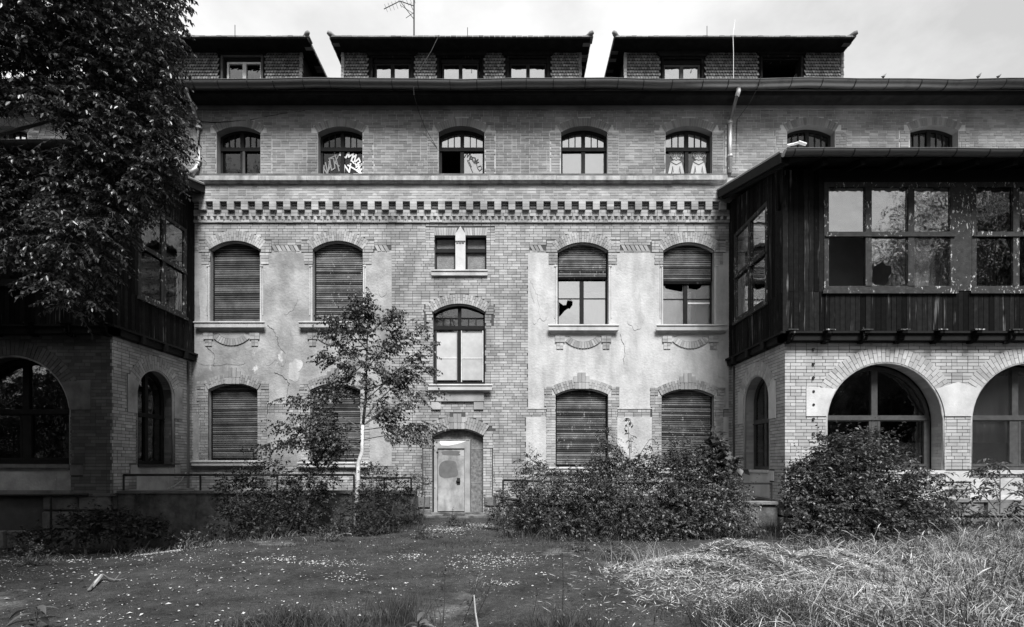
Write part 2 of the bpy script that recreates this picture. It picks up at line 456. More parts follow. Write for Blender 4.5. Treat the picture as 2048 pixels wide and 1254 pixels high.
def backing(name, x0, x1, z0, z1, arches, w, rd, m, mr=None):
    mb = MB(FM); poly = [(x0, z0), (x1, z0), (x1, z1), (x0, z1)]
    mb.sheet(poly, w, [a.poly() for a in arches])
    mb.build(name, m, B)
    for a in arches:
        mb = MB(FM); mb.wallstrip(a.poly(), w, w-rd); mb.build('reveal', mr or m, B)
# upper wall
ZU = HT(402)
backing('wall', -17, 17, ZU, HT(206), TOPW, WT, .30, 'mortar_pale', 'brick_upper')
backing('wall', XE0-.6, XE1+.6, H(446), ZU, [], WM-.02, 0, 'mortar')
backing('wall', XE0-1.2, XE1+1.2, -.3, H(446)+.02, AW+BW+CS+[CW, DW], 0, .27, 'mortar', 'brick')
mb = MB(FM); mb.box(XE0-.6, XE1+.6, ZU-.01, ZU+.012, 0, WT+.012); mb.box(XE0-.6, XE1+.6, H(446)-.004, H(446)+.01, 0, WM+.004); mb.build('ledge', 'brick', B)
# wall behind both verandas (their plastered inner side) + returns
for sx in (-1, 1):
    mb = MB(FM); a, b = sorted((sx*17.0, (XE1+1.2 if sx > 0 else XE0-1.2)))
    mb.box(a, b, -.3, ZU, -.3, -.005); mb.build('wall', 'room_pale', B)
# brickwork, upper wall
upper = []
def quoin_cuts(arches, mz, d):
    def f(z):
        c = []
        for a in arches:
            if a.zb-.02 < z < a.zs+.02: c.append((a.x0-d, a.x1+d))
            elif z >= a.zs+.02:
                hh = a.zc + d*.75 - z
                if hh > 0:
                    RR = a.R + d*.72; q = RR**2-(z-a.z0)**2
                    if q > 0:
                        k = min(math.sqrt(q), a.a+d*.55); c.append((a.c-k, a.c+k))
        return c
    return f
def add_list(dst, x0, x1, z0, z1, cutf, w0, w1, **k): courses(x0, x1, z0, z1, cutf, dst, w0, w1, **k)
QD = .34
ctop = quoin_cuts(TOPW, 0, QD)
add_list(upper, -16, XE0+.2, HT(348), HT(212), ctop, WT-.03, WT+.008)
add_list(upper, XE0+.2, XE1-.2, HT(348), HT(212), ctop, WT-.03, WT+.008)
add_list(upper, XE1-.2, 16, HT(348), HT(212), ctop, WT-.03, WT+.008)
for a in TOPW:
    for x0, x1 in ((a.x0-QD, a.x0), (a.x1, a.x1+QD)):
        courses(x0+.012, x1-.012, a.zb, a.zs, None, upper, WT-.03, WT+.014, jt=JT)
mid = []
courses(XE0-.3, XE1+.3, ZU, HT(366), None, mid, WT-.03, WT+.008)
vs = []
for a in TOPW: voussoirs(a, .235, 22, vs, WT-.03, WT+.012, split=False, a0=-math.asin(a.a/a.R)*1.0, a1=math.asin(a.a/a.R)*1.0)
build_voussoirs(vs, FM, 'window_arch_bricks', 'brick_upper', B)['kind'] = 'stuff'
mb = MB(FM)
for b in upper: mb.box(*b)
mb.build('brickwork', 'brick_upper', B)['kind'] = 'stuff'

# sill course of long stones with joints
mb0 = None
edges = [384, 521, 665, 742, 863, 978, 1112, 1240, 1345, 1452]
for k in range(len(edges)-1):
    x0, x1 = UT(edges[k]), UT(edges[k+1]); zz = random.uniform(-.008, .008)
    mb = MB(FM)
    prof = [(WT-.05, 354), (WT+.10, 351.5), (WT+.13, 353), (WT+.13, 361), (WT+.09, 362.5), (WT+.07, 365), (WT-.05, 366)]
    P = [(-p[0], H(p[1], .22)) for p in prof]; n = len(P)
    V = [(x0+.004, y, z+zz) for y, z in P] + [(x1-.004, y, z+zz) for y, z in P]
    Fc = [tuple(range(n)), tuple(reversed(range(n, 2*n)))] + [(k2, (k2+1) % n, n+(k2+1) % n, n+k2) for k2 in range(n)]
    mb.v = V; mb.f = Fc; mb.build('sill_course_stone', 'sill_stone', B)
mb = MB(FM); mb.box(XE0-.5, XE1+.3, HT(353), HT(348), WT-.05, WT+.03); mb.build('weathered_edge', 'plinth_stone', B)

# corbel frieze
cx0 = 404.7
unit = None
for k in range(-1, 38):
    px = cx0 + 28.14*k; c = UT(px)
    if not (XE0-.35 < c < XE1+.3): continue
    mb = MB(FM)
    for r in range(3): mb.box(c-.102, c+.102, (ZU-.262)+.084*r+.004, (ZU-.262)+.084*(r+1)-.003, WM-.06, WT+.012+random.uniform(-.003, .003))
    mb.build('corbel', 'brick', B)
    if k < 37:
        mb = MB(FM)
        for r, w_ in ((0, .035), (1, .055), (2, .075)):
            mb.box(c+.115, UT(px+28.14)-.115, (ZU-.262)+.078*r+.03, (ZU-.262)+.078*(r+1)-.006, WM-.06, WM-.035+w_*.35)
        mb.build('stepped_brick', 'brick', B)
add = []
courses(XE0-.3, XE1+.3, H(432.5, .05), H(419.5, .05), None, add, WM-.04, WM+.004)
courses(XE0-.3, XE1+.3, H(446), H(439.5, .05), None, add, WM-.04, WM+.006)
for k in range(84):
    c = U(386+12.9*k)
    if c > XE1+.05: break
    mb = MB(FM); z0, z1 = H(439.3, .05), H(432.8, .05); d = .093
    i = [(c-d, z0, WM-.05), (c+d, z0, WM-.05), (c, z0, WM+.03), (c-d, z1, WM-.05), (c+d, z1, WM-.05), (c, z1, WM+.03)]
    mb.pts(i); mb.f = [(0, 1, 2), (3, 5, 4), (0, 2, 5, 3), (2, 1, 4, 5), (1, 0, 3, 4)]
    mb.build('dogtooth_brick', 'brick', B)

# lower wall brickwork
def rect_cut(z, rects): return [(a, b) for a, b, c, d in rects if c < z < d]
PAN = [(U(387), U(783.5), H(808), H(506)), (U(387), U(783.5), H(932), H(829)),
       (U(1056), U(1457), H(818), H(506)), (U(1052), U(1457), H(934), H(834))]
FRZ = [(U(543), U(604), H(503.5), H(490)), (U(749), U(783), H(503.5), H(490)), (U(1059), U(1091), H(503.5), H(490)), (U(1242), U(1304), H(503.5), H(490))]
def a_cuts(z):
    c = rect_cut(z, PAN) + rect_cut(z, FRZ)
    for a in AW:
        zq, zq2, zq3 = H(482), H(505), H(529)
        if a.zb < z < zq3: c.append((a.x0-.01, a.x1+.01))
        elif z <= zq and z > zq3: c.append((a.x0-(.35 if z > zq2 else .27), a.x1+(.35 if z > zq2 else .27)))
        elif z > zq:
            q = (a.R+.30)**2-(z-a.z0)**2
            if q > 0 and z < a.zc+.30: k = math.sqrt(q); c.append((a.c-k, a.c+k))
    for a in BW:
        zsp = a.zs+.22
        if a.zb-.02 < z < zsp: c.append((a.x0-.30, a.x1+.30))
        elif z >= zsp:
            q = (a.R+.30)**2-(z-a.z0)**2
            if q > 0 and z < a.zc+.30: k = math.sqrt(q); c.append((a.c-k, a.c+k))
            if z < a.zc+.50: c.append((a.c-.22, a.c+.22))
    if CS[0].zb < z < H(486.5): c.append((CS[0].x0, CS[1].x1))
    elif H(486.5) <= z < H(455): c.append((U(851), U(990)))
    if CW.zb < z < H(607): c.append((CW.x0-.20 if z < H(652) else CW.x0-.27, CW.x1+.20 if z < H(652) else CW.x1+.27)) if z > H(652) else c.append((CW.x0, CW.x1))
    elif z >= H(607):
        q = (CW.R+.29)**2-(z-CW.z0)**2
        if q > 0 and z < CW.zc+.29: k = math.sqrt(q); c.append((CW.c-k, CW.c+k))
    if DW.zb-.1 < z < DW.zs+.15: c.append((DW.x0-.30, DW.x1+.30))
    elif z >= DW.zs+.15:
        q = (DW.R+.36)**2-(z-DW.z0)**2
        if q > 0 and z < DW.zc+.36: k = math.sqrt(q); c.append((DW.c-k, DW.c+k))
        if z < DW.zc+.46: c.append((DW.c-.24, DW.c+.24))
    if H(803) < z < H(784): c.append((U(861), U(968)))
    return c
low = []
courses(XE0-.1, XE1+.1, H(992), H(447), a_cuts, low, -.03, .010)
for a in AW:
    for sgn in (-1, 1):
        e = a.x0 if sgn < 0 else a.x1
        for dz0, dz1, wd in ((H(505), H(482), .345), (H(529), H(506), .265)):
            u0, u1 = sorted((e, e+sgn*wd)); courses(u0, u1, dz0, dz1, None, low, -.03, .028)
for a in BW:
    for sgn in (-1, 1):
        e = a.x0 if sgn < 0 else a.x1
        zq = a.zs-.36
        u0, u1 = sorted((e, e+sgn*.28)); courses(u0, u1, a.zb, zq, None, low, -.03, .028)
        u0, u1 = sorted((e, e+sgn*.34)); courses(u0, u1, zq, a.zs-.02, None, low, -.03, .034)
        u0, u1 = sorted((e+sgn*.10, e+sgn*.34)); courses(u0, u1, a.zs, a.zs+.24, None, low, -.03, .034)
for sgn in (-1, 1):
    e = CW.x0 if sgn < 0 else CW.x1
    u0, u1 = sorted((e, e+sgn*.19)); courses(u0, u1, H(652), H(630), None, low, -.03, .02)
    u0, u1 = sorted((e+sgn*.03, e+sgn*.26)); courses(u0, u1, H(629), H(607), None, low, -.03, .02)
    e = DW.x0 if sgn < 0 else DW.x1
    u0, u1 = sorted((e, e+sgn*.26)); courses(u0, u1, DW.zb, H(897), None, low, -.03, .02)
    u0, u1 = sorted((e, e+sgn*.29)); courses(u0, u1, H(896), DW.zs+.13, None, low, -.03, .024)
for x0, x1 in ((U(851), CS[0].x0), (CS[1].x1, U(990))): courses(x0, x1, H(486), H(455), None, low, -.03, .016)
place_bricks(low+mid+add, FM, 'brick', B, 300, key=lambda b: (-(min(b[1]-b[0], .25) > .2), abs((b[0]+b[1])/2+1.55)+abs((b[2]+b[3])/2-5.6)*.8))

# brick arches
vs = []
for a in AW: voussoirs(a, .30, 25, vs, -.03, .034);
for a in BW: voussoirs(a, .27, 21, vs, -.03, .036)
voussoirs(CW, .28, 25, vs, -.03, .03); voussoirs(DW, .34, 23, vs, -.03, .03)
build_voussoirs([v for v in vs if True], FM, 'window_arch_bricks', 'brick', B)['kind'] = 'stuff'
# keystones: stepped stacks of upright bricks
for a, wd, e in [(x, .235, .15) for x in BW] + [(DW, .24, .12)]:
    b0 = a.zc-.03
    for k in range(4):
        for r in range(2):
            t = e if k in (1, 2) else e-.10
            zlo, zhi = b0+(.0 if r == 0 else .20), (b0+.19 if r == 0 else b0+.34+t)
            f = 1+.25*(zlo-b0)/.4
            mb = MB(FM); mb.box(a.c+(-wd+k*wd/2)*f*.92, a.c+(-wd+(k+1)*wd/2)*f*.92-.01, zlo, zhi, -.03, .062 if k in (1, 2) else .05); mb.build('keystone_brick', 'brick', B)
# recessed mouldings under the arches
for a in AW+BW+[CW, DW]:
    mb = MB(FM); p1 = a.arcpts(16); i2 = a.inset(.045); p2 = i2.arcpts(16)
    mb.prism(p1+list(reversed(p2)), -.10, -.03); mb.build('arch_moulding', 'brick', B)
# flat arches above the twin window
vs = []
for a in CS:
    n = 9; c = a.c
    for k in range(n):
        p, q = -.5+k/n, -.5+(k+1)/n; sp_ = 1.18
        zb_, zt = a.zc, H(456)
        xs = [c+p*(a.x1-a.x0)+.004, c+p*(a.x1-a.x0)*sp_+.004, c+q*(a.x1-a.x0)*sp_-.004, c+q*(a.x1-a.x0)-.004]
        vs.append([(xs[0], zb_), (xs[1], zt), (xs[2], zt), (xs[3], zb_), -.03, .018])
build_voussoirs(vs, FM, 'window_arch_bricks', 'brick', B)['kind'] = 'stuff'

# plaster panels
for k, (x0, x1, z0, z1) in enumerate(PAN):
    mb = MB(FM); holes = []; ars = (AW+BW)
    poly = [(x0, z0), (x1, z0), (x1, z1), (x0, z1)]
    if k in (0, 2):      # storey panel: whole upper openings and the heads of the lower ones
        hs = [a for a in AW if x0-.3 < a.c < x1+.3]; lo = [a for a in BW if x0-.3 < a.c < x1+.3]
        H_ = []
        for a in hs: H_.append([(a.x1, a.zb), (a.x0, a.zb), (a.x0, z1+.0), (a.x1, z1+.0)])
        # outline with notches at the top (upper windows) and at the bottom (lower windows)
        lo.sort(key=lambda a: a.c); hs.sort(key=lambda a: a.c)
        out_ = [(x0, z0)]
        for a in lo:
            pts = [(x, z) for x, z in a.arcpts(12)]
            out_ += [(a.x0, z0)] + pts + [(a.x1, z0)]
        out_ += [(x1, z0), (x1, z1)]
        for a in reversed(hs): out_ += [(a.x1, z1), (a.x1, a.zb), (a.x0, a.zb), (a.x0, z1)]
        out_ += [(x0, z1)]
        mb.sheet(out_, .011)
    else:
        lo = sorted([a for a in BW if x0-.3 < a.c < x1+.3], key=lambda a: a.c)
        xs = [x0] + [e for a in lo for e in (a.x0, a.x1)] + [x1]
        for i in range(0, len(xs), 2):
            mb.sheet([(xs[i], z0), (xs[i+1], z0), (xs[i+1], z1), (xs[i], z1)], .011)
            if i+2 < len(xs): mb.build('plaster_panel', 'plaster_stained_shaded' if x0 < -3 else 'plaster', B); mb = MB(FM)
    mb.build('plaster_panel', 'plaster_stained_shaded' if x0 < -3 else 'plaster', B)
# diagonal brick frieze
for (x0, x1, z0, z1) in FRZ:
    mb = MB(FM); mb.box(x0, x1, z0, z1, -.03, -.005); mb.build('frieze_bed', 'brick', B)
    n = round((x1-x0)/.135); st = (x1-x0)/n; h = z1-z0
    for k in range(n):
        a = x0+k*st; mb = MB(FM)
        mb.prism([(a+.10-.1, z1-.012), (a+.0+.10, z0+.012), (a+.10+st*.78, z0+.012), (a+st*.78, z1-.012)], -.02, .016)
        if a+.10+st*.78 < x1+.03: mb.build('diagonal_brick', 'brick', B)
# plaster jamb mouldings of the upper windows
for a in AW:
    for sgn in (-1, 1):
        e = a.x0 if sgn < 0 else a.x1
        mb = MB(FM)
        mb.box(e+sgn*.01, e+sgn*.055, a.zb+.02, H(532), -.01, .04); mb.box(e+sgn*.075, e+sgn*.10, a.zb+.22, H(534), 0, .028)
        mb.box(e+sgn*.01, e+sgn*.10, H(534), H(531), 0, .05); mb.build('jamb_moulding', 'plaster', B)
# sills ------------------------------------------------------------
def sill(x0, x1, zt, h, out_, m='stone', cove=.10, name='window_sill'):
    mb = MB(FM)
    prof = [(0, zt), (out_*.9, zt-.012), (out_, zt-.03), (out_, zt-.055), (out_-.025, zt-.06), (out_-.025, zt-.06-h), (out_*.35, zt-.06-h-cove*.7), (.0, zt-.06-h-cove)]
    n = len(prof)
    def ring(x, k): return [(x + k*q[0], -q[0], q[1]) for q in prof]
    V = ring(x0+out_*.9, -.9) + ring(x1-out_*.9, .9)
    mb.v = V; mb.f = [tuple(range(n)), tuple(reversed(range(n, 2*n)))] + [(k, (k+1) % n, n+(k+1) % n, n+k) for k in range(n)]
    return mb.build(name, m, B)
for a, (s0, s1) in zip(AW, ((393, 535), (600, 744), (1095, 1237), (1309, 1451))):
    sill(U(s0), U(s1), a.zb+.01, .13, .17)
    c = (U(s0)+U(s1))/2; zt = a.zb-.32
    for sgn in (-1, 1):
        for w_, za, zb_, dd in ((.15, zt, zt-.20, .05), (.105, zt-.215, zt-.40, .035)):
            x_ = c+sgn*.70; n = 2
            for r in range(n):
                for q in range(2):
                    mb = MB(FM); hh = (za-zb_)/n; xa = x_-w_+q*w_
                    mb.box(xa+.004, xa+w_-.004, zb_+r*hh+.005, zb_+(r+1)*hh-.005, -.02, dd); mb.build('apron_brick', 'brick', B)
    # hanging arch
    n = 13; R = .78; cz = zt+.40
    aa = math.radians(44)
    for k in range(n):
        p, q = -aa+2*aa*(k+.06)/n, -aa+2*aa*(k+.94)/n
        pts = []
        for r_, t_ in ((R-.19, p), (R, p), (R, q), (R-.19, q)): pts.append((c+r_*math.sin(t_), cz-r_*math.cos(t_)))
        mb = MB(FM); mb.prism(pts, -.01, .04); mb.build('apron_brick', 'brick', B)
    mb = MB(FM); pts = [(c-.56, zt-.0), (c+.56, zt-.0)] + [(c+(R-.2)*math.sin(aa-2*aa*k/8), cz-(R-.2)*math.cos(aa-2*aa*k/8)) for k in range(9)]
    mb.prism(pts, -.01, .022); mb.build('apron_panel', 'brick', B)
for a, (s0, s1) in zip(BW, ((386, 531), (597, 740), (1090, 1238), (1302, 1450))):
    sill(U(s0), U(s1), a.zb+.02, .10, .14, cove=.05)
sill(U(862), U(977), CS[0].zb+.01, .12, .10, cove=.02)
sill(U(856), U(986), CW.zb+.0, .13, .20, m='stone_pale', cove=.06)
mb = MB(FM); mb.box(U(861), U(968), H(803), H(785), -.02, .07); mb.build('sill_block', 'brick', B)
for x0, x1 in ((863, 882), (948, 967)):
    mb = MB(FM); mb.box(U(x0), U(x1), H(819), H(804.5), -.02, .06); mb.build('sill_bracket', 'brick', B)
mb = MB(FM)
mb.prism([(CS[0].x1, CS[0].zb), (CS[1].x0, CS[0].zb), (CS[1].x0, H(468)), ((CS[0].x1+CS[1].x0)/2, H(453)), (CS[0].x1, H(468))], -.20, .03)
po = mb.build('stone_post', 'stone_pale', B)
mb = MB(FM)
for k in range(3): mb.box(CS[0].x1+.03+.085*k, CS[0].x1+.09+.085*k, H(487.5), H(484.5), .025, .045)
mb.box(CS[0].x1+.005, CS[1].x0-.005, H(484), H(482.6), .025, .05); mb.build('moulding', 'plinth_stone', po)

# plinth stones by the door
for x0, x1, z0, z1, m in ((835, 862, 1016, 991, 'plinth_stone'), (838, 863, 1030, 1017, 'concrete'), (967, 989, 1013, 992, 'concrete'), (968, 996, 1032, 1014, 'plinth_stone'),
                        (790, 833, 1012, 992, 'plinth_stone'), (990, 1040, 1012, 992, 'plinth_stone'), (800, 836, 1035, 1014, 'plinth_stone'), (998, 1050, 1035, 1014, 'plinth_stone')):
    mb = MB(FM); a_, b_, c_, d_ = U(x0)+.01, U(x1)-.01, H(z0)+.01, H(z1)-.01
    mb.v = [FM(*p) for p in ((a_, c_, 0), (b_, c_, 0), (b_, d_, 0), (a_, d_, 0), (a_+.03, c_+.03, .07), (b_-.03, c_+.03, .08), (b_-.03, d_-.03, .075), (a_+.03, d_-.03, .08))]
    mb.f = [(4, 5, 6, 7), (0, 1, 5, 4), (1, 2, 6, 5), (2, 3, 7, 6), (3, 0, 4, 7)]; mb.build('plinth_stone', m, B)

# ------------------------------------------------------------------ windows
def window(F, ar, w, parent, fm='frame_dark', gm='glass_clear', t=.06, mull=None, trans=None, bars=0, lower=None, mt=.07, fd=.07, upper_panes=None, open_=(), gms=None, rowsplit=None, name='window', holes=None, paneobj=None):
    """arched window: outer frame (part) with mullion, transom, glazing bars and panes (sub-parts)"""
    inn = ar.inset(t)
    mb = MB(F)
    if ar.R: mb.prism([(ar.x1, ar.zb), (ar.x0, ar.zb)]+ar.arcpts(14), w-fd, w, [[(inn.x1, inn.zb), (inn.x0, inn.zb)]+inn.arcpts(14)])
    else: mb.prism([(ar.x0, ar.zb), (ar.x1, ar.zb), (ar.x1, ar.zc), (ar.x0, ar.zc)], w-fd, w, [[(inn.x0, inn.zb), (inn.x1, inn.zb), (inn.x1, inn.zc), (inn.x0, inn.zc)]])
    fr = mb.build(name, fm, parent)
    ms = mull or []
    for m_ in ms:
        mb = MB(F); mb.prism(inn.clip(m_-mt/2, m_+mt/2, inn.zb, inn.zc+1, 2), w-fd, w+.012); mb.build('mullion', fm, fr)
    cols = [inn.x0] + [x for m_ in ms for x in (m_-mt/2, m_+mt/2)] + [inn.x1]
    if trans is not None:
        mb = MB(F); mb.box(inn.x0, inn.x1, trans-.045, trans+.045, w-fd, w+.02); mb.box(ar.x0+.01, ar.x1-.01, trans-.075, trans-.045, w, w+.035); mb.build('transom', fm, fr)
    rows = [(inn.zb, inn.zc+1)] if trans is None else [(inn.zb, trans-.045), (trans+.045, inn.zc+1)]
    idx = 0
    for ri, (a, b) in enumerate(rows):
        for ci in range(0, len(cols), 2):
            c0, c1 = cols[ci]+.001, cols[ci+1]-.001
            sub = [(a, b)]
            if rowsplit and ri == 0:
                mb = MB(F); mb.box(c0, c1, rowsplit-.012, rowsplit+.012, w-fd*.8, w-.01); mb.build('glazing_bar', fm, fr); sub = [(a, rowsplit-.012), (rowsplit+.012, b)]
            if bars and ri == len(rows)-1 and trans is not None:
                for k in range(1, bars+1):
                    x = c0+(c1-c0)*k/(bars+1); mb = MB(F); mb.prism(inn.clip(x-.013, x+.013, a, b, 2), w-fd*.7, w-.012); mb.build('glazing_bar', fm, fr)
            for (p, q) in sub:
                if idx not in open_:
                    # sash rim
                    g_ = (gms or {}).get(idx, gm)
                    q2 = min(q, 50)
                    poly = inn.clip(c0, c1, p, q2, 8)
                    if holes and idx in holes:
                        mb = MB(F); mb.prism(poly, w-.042, w-.038, [holes[idx]]); mb.build('pane', g_, fr, label='broken pane with a hole in it')
                    else:
                        mb = MB(F); mb.prism(poly, w-.042, w-.038); mb.build('pane', g_, fr)
                idx += 1
    return fr
def mid_(a): return [a.c]
def strokes(F, lines, w, th, m, parent, name='painted_tag', depth=.004):
    """hand-drawn paint lines lying on a pane: each polyline becomes a flat ribbon"""
    mb = MB(F)
    for k, ln in enumerate(lines):
        for i in range(len(ln)-1):
            (x0, y0), (x1, y1) = ln[i], ln[i+1]; dx, dy = x1-x0, y1-y0; d = math.hypot(dx, dy) or 1e-6
            nx, ny = -dy/d*th/2, dx/d*th/2; ex, ey = dx/d*th*.35, dy/d*th*.35
            ww = w+(i % 3+k % 5*3)*.0004
            mb.prism([(x0-ex+nx, y0-ey+ny), (x0-ex-nx, y0-ey-ny), (x1+ex-nx, y1+ey-ny), (x1+ex+nx, y1+ey+ny)], ww, ww+depth)
    return mb.build(name, m, parent)
WTW = WT-.22
twin = []
kinds = [dict(gm='glass_bright'), dict(gm='glass_dim'), dict(gm='glass_dim'), dict(gm='glass_dim', gms={3: 'glass_dark'}), dict(gm='glass_bright', open_=(0,)), dict(gm='glass_bright'), dict(gm='glass_bright', gms={0: 'glass_dark', 1: 'glass_dark'}), dict(gm='glass_dim'), dict(gm='glass_dim')]
for a, k in zip(TOPW, kinds):
    twin.append(window(FM, a, WTW, B, mull=mid_(a), trans=H(295, .0), bars=2, t=.07, mt=.11, **k))
def plane_board(ar, x0, x1, z0, z1, w, m, name, parent, F=FM):
    mb = MB(F); mb.prism(ar.clip(x0, x1, z0, z1, 8), w-.02, w); return mb.build(name, m, parent)
# pale curtain planes added to brighten panes that mirror the sky
for i, (fx0, fx1, f0, f1) in {5: (.07, .93, .0, .62), 4: (.53, .93, 0, .62)}.items():
    a = TOPW[i]; W_ = a.x1-a.x0; hh = a.zc-a.zb
    plane_board(a, a.x0+fx0*W_, a.x0+fx1*W_, a.zb+.02, a.zb+f1*hh, WTW-.10, 'curtain', 'curtain', twin[i])
a = TOPW[2]
mb = MB(FM); mb.box(U(483), U(488), H(348), H(300), WTW+.005, WTW+.03); mb.build('casement_edge', 'frame_grey', twin[2])
# painted tags, traced from the panes
def zl(lines, ox, oy, k, d=-WTW): return [[(U(ox+x/k, -d), H(oy+y/k, -d)) for x, y in ln] for ln in lines]
K1 = 2048/560
tag1 = [[(1100, 1095), (1120, 1120), (1125, 1060)], [(1120, 1075), (1150, 1125), (1165, 1035)], [(1135, 1040), (1150, 1110), (1175, 1060), (1160, 1030)], [(1165, 1010), (1180, 1095), (1205, 1080), (1195, 1010), (1170, 1010)],
        [(1200, 960), (1235, 1100)], [(1240, 965), (1205, 1040), (1235, 1065)], [(1160, 1010), (1215, 985)]]
tag2 = [[(1285, 950), (1245, 950), (1242, 985), (1275, 1000)], [(1285, 1005), (1310, 955), (1305, 1000), (1340, 975), (1325, 1030)], [(1335, 1005), (1360, 985), (1345, 1045), (1325, 1025)], [(1350, 1040), (1380, 1010), (1390, 1035), (1360, 1060), (1350, 1040)],
        [(1360, 1075), (1405, 1050)], [(1375, 1040), (1390, 1100), (1405, 1085)], [(1270, 1125), (1275, 1060), (1310, 1110), (1320, 1050)], [(1300, 1060), (1405, 1120)], [(1345, 1125), (1395, 1125), (1370, 1095)], [(1395, 1060), (1365, 1100), (1400, 1125)]]
strokes(FM, zl(tag1, 340, 40, K1), WTW-.03, .035, 'paint_mid', twin[3]); strokes(FM, zl(tag2, 340, 40, K1), WTW-.02, .045, 'paint_white', twin[3])
tag3 = [[(325, 1000), (350, 955), (345, 1000), (370, 965), (360, 1020)], [(355, 1025), (375, 990), (385, 1030)], [(360, 1010), (380, 1015)], [(380, 1000), (395, 1045), (405, 1005), (380, 1000)], [(400, 1035), (425, 1015), (405, 1045), (430, 1035)],
        [(345, 1020), (385, 1110)], [(360, 1035), (375, 1070)], [(405, 1010), (420, 1080), (435, 1100), (452, 1085), (445, 1062), (425, 1070)]]
strokes(FM, zl(tag3, 840, 40, K1), WTW-.03, .022, 'paint_black', twin[4])
# two painted bird-like figures on the fifth window
K3 = 2048/748
def circ(cx, cy, r, n=14): return [(cx+r*math.cos(2*math.pi*i/n), cy+r*math.sin(2*math.pi*i/n)) for i in range(n+1)]
for (ox, s_) in ((145, 0), (268, 1)):
    body = [(ox-42, 712), (ox+42, 712), (ox+38, 745), (ox+16, 765), (ox+30, 775), (ox+46, 845), (ox+28, 845), (ox+20, 800), (ox+22, 848), (ox-22, 848), (ox-20, 800), (ox-30, 845), (ox-46, 845), (ox-30, 775), (ox-16, 765), (ox-38, 745)]
    P = zl([body], 1300, 40, K3)[0]
    mb = MB(FM); mb.prism(P, WTW-.036, WTW-.028); mb.build('painted_figure', 'paper', twin[6])
    ln = [circ(ox-19, 734, 15), circ(ox+20, 734, 15), circ(ox-19, 734, 5, 8), circ(ox+20, 734, 5, 8), [(ox-2, 742), (ox+2, 755)], [(ox-12, 760), (ox, 766), (ox+12, 760)], [(ox-28, 775), (ox, 790), (ox+28, 775)], [(ox-20, 800), (ox-16, 830)], [(ox+20, 800), (ox+16, 830)], [(ox-40, 712), (ox-34, 745), (ox-14, 765)], [(ox+40, 712), (ox+34, 745), (ox+14, 765)]]
    strokes(FM, zl(ln, 1300, 40, K3), WTW-.024, .014, 'paint_black', twin[6])
    strokes(FM, zl([circ(ox-19, 734, 8, 10), circ(ox+20, 734, 8, 10)], 1300, 40, K3), WTW-.022, .014, 'paint_mid', twin[6])

# second floor ------------------------------------------------------
def shutter(ar, z0, z1, w, m, sag=0, n=None, droop=0):
    """roller shutter of single slats hanging in the opening"""
    pitch = .0655; n = int((z1-z0)/pitch)
    root = MB(FM)
    for e in (ar.x0+.005, ar.x1-.045): root.box(e, e+.04, z0, z1, w-.03, w+.02)
    r = root.build('roller_shutter', 'wood_black', B)
    me = {}
    tilt = 0
    for k in range(n):
        z = z0+k*pitch
        hw = (ar.x1-ar.x0)/2-.05
        t = sag*math.sin(k/n*math.pi)+random.choice((0, 0, 0, 1, -1))*random.uniform(.002, .009)
        if z > ar.zs-.1: hw = hw
        mb = MB(FM)
        dz = t*hw; h = pitch-.012
        mb.v = [FM(*p) for p in ((ar.c-hw, z-dz, w), (ar.c+hw, z+dz, w), (ar.c+hw, z+dz+h, w-.002), (ar.c-hw, z-dz+h, w-.002),
                                 (ar.c-hw, z-dz+.01, w+.012), (ar.c+hw, z+dz+.01, w+.012), (ar.c+hw, z+dz+h-.012, w+.014), (ar.c-hw, z-dz+h-.012, w+.014))]
        mb.f = [(4, 5, 6, 7), (0, 1, 5, 4), (3, 7, 6, 2), (0, 4, 7, 3), (1, 2, 6, 5), (0, 3, 2, 1)]
        mb.build('slat', m, r)
    mb = MB(FM); mb.box(ar.x0+.045, ar.x1-.045, z0-.075, z0-.008, w-.01, w+.022); mb.build('bottom_rail', 'wood_dark', r)
    mb = MB(FM); mb.box(ar.x0, ar.x1, z0, z1+.1, w-.05, w-.02)
    if z0 < ar.zb+.4: mb.build('backing', 'wood_black', r)
    return r
shutter(AW[0], AW[0].zb+.085, AW[0].zc, -.16, 'slat', .004)
shutter(AW[1], AW[1].zb+.085, AW[1].zc, -.16, 'slat_worn', .002)
shutter(AW[2], H(551), AW[2].zc, -.15, 'slat_worn', -.003)
shutter(AW[3], H(560), AW[3].zc, -.15, 'slat', 0)
shutter(BW[0], BW[0].zb+.085, BW[0].zc, -.16, 'slat', .012)
shutter(BW[1], BW[1].zb+.085, BW[1].zc, -.16, 'slat', .004)
shutter(BW[2], BW[2].zb+.085, BW[2].zc, -.16, 'slat_worn', -.006)
shutter(BW[3], BW[3].zb+.085, BW[3].zc, -.16, 'slat_worn', -.012)
def zz(lines, ox, oy, k, d): return [(U(ox+x/k, d), H(oy+y/k, d)) for x, y in lines]
K6 = 1724/440
hole = zz([(300, 875), (340, 900), (362, 898), (372, 862), (395, 853), (414, 870), (412, 900), (390, 930), (378, 925), (350, 945), (322, 980), (303, 992)], 1040, 380, K6, -.18)
ins = AW[2].inset(.05)
hole = [(max(x, ins.x0+.012), z) for x, z in hole]
a = AW[2]
wA3 = window(FM, a, -.18, B, mull=[U(1163.5, -.18)], gm='glass_bright', t=.05, mt=.12, rowsplit=H(597, -.18), holes={0: hole})
a = AW[3]
hole4 = zz([(1128, 735), (1150, 722), (1280, 722), (1276, 795), (1215, 785), (1180, 778), (1145, 770), (1135, 750)], 1040, 380, K6, -.18)
hole5 = zz([(1322, 724), (1432, 724), (1420, 760), (1395, 778), (1350, 775), (1325, 770)], 1040, 380, K6, -.18)
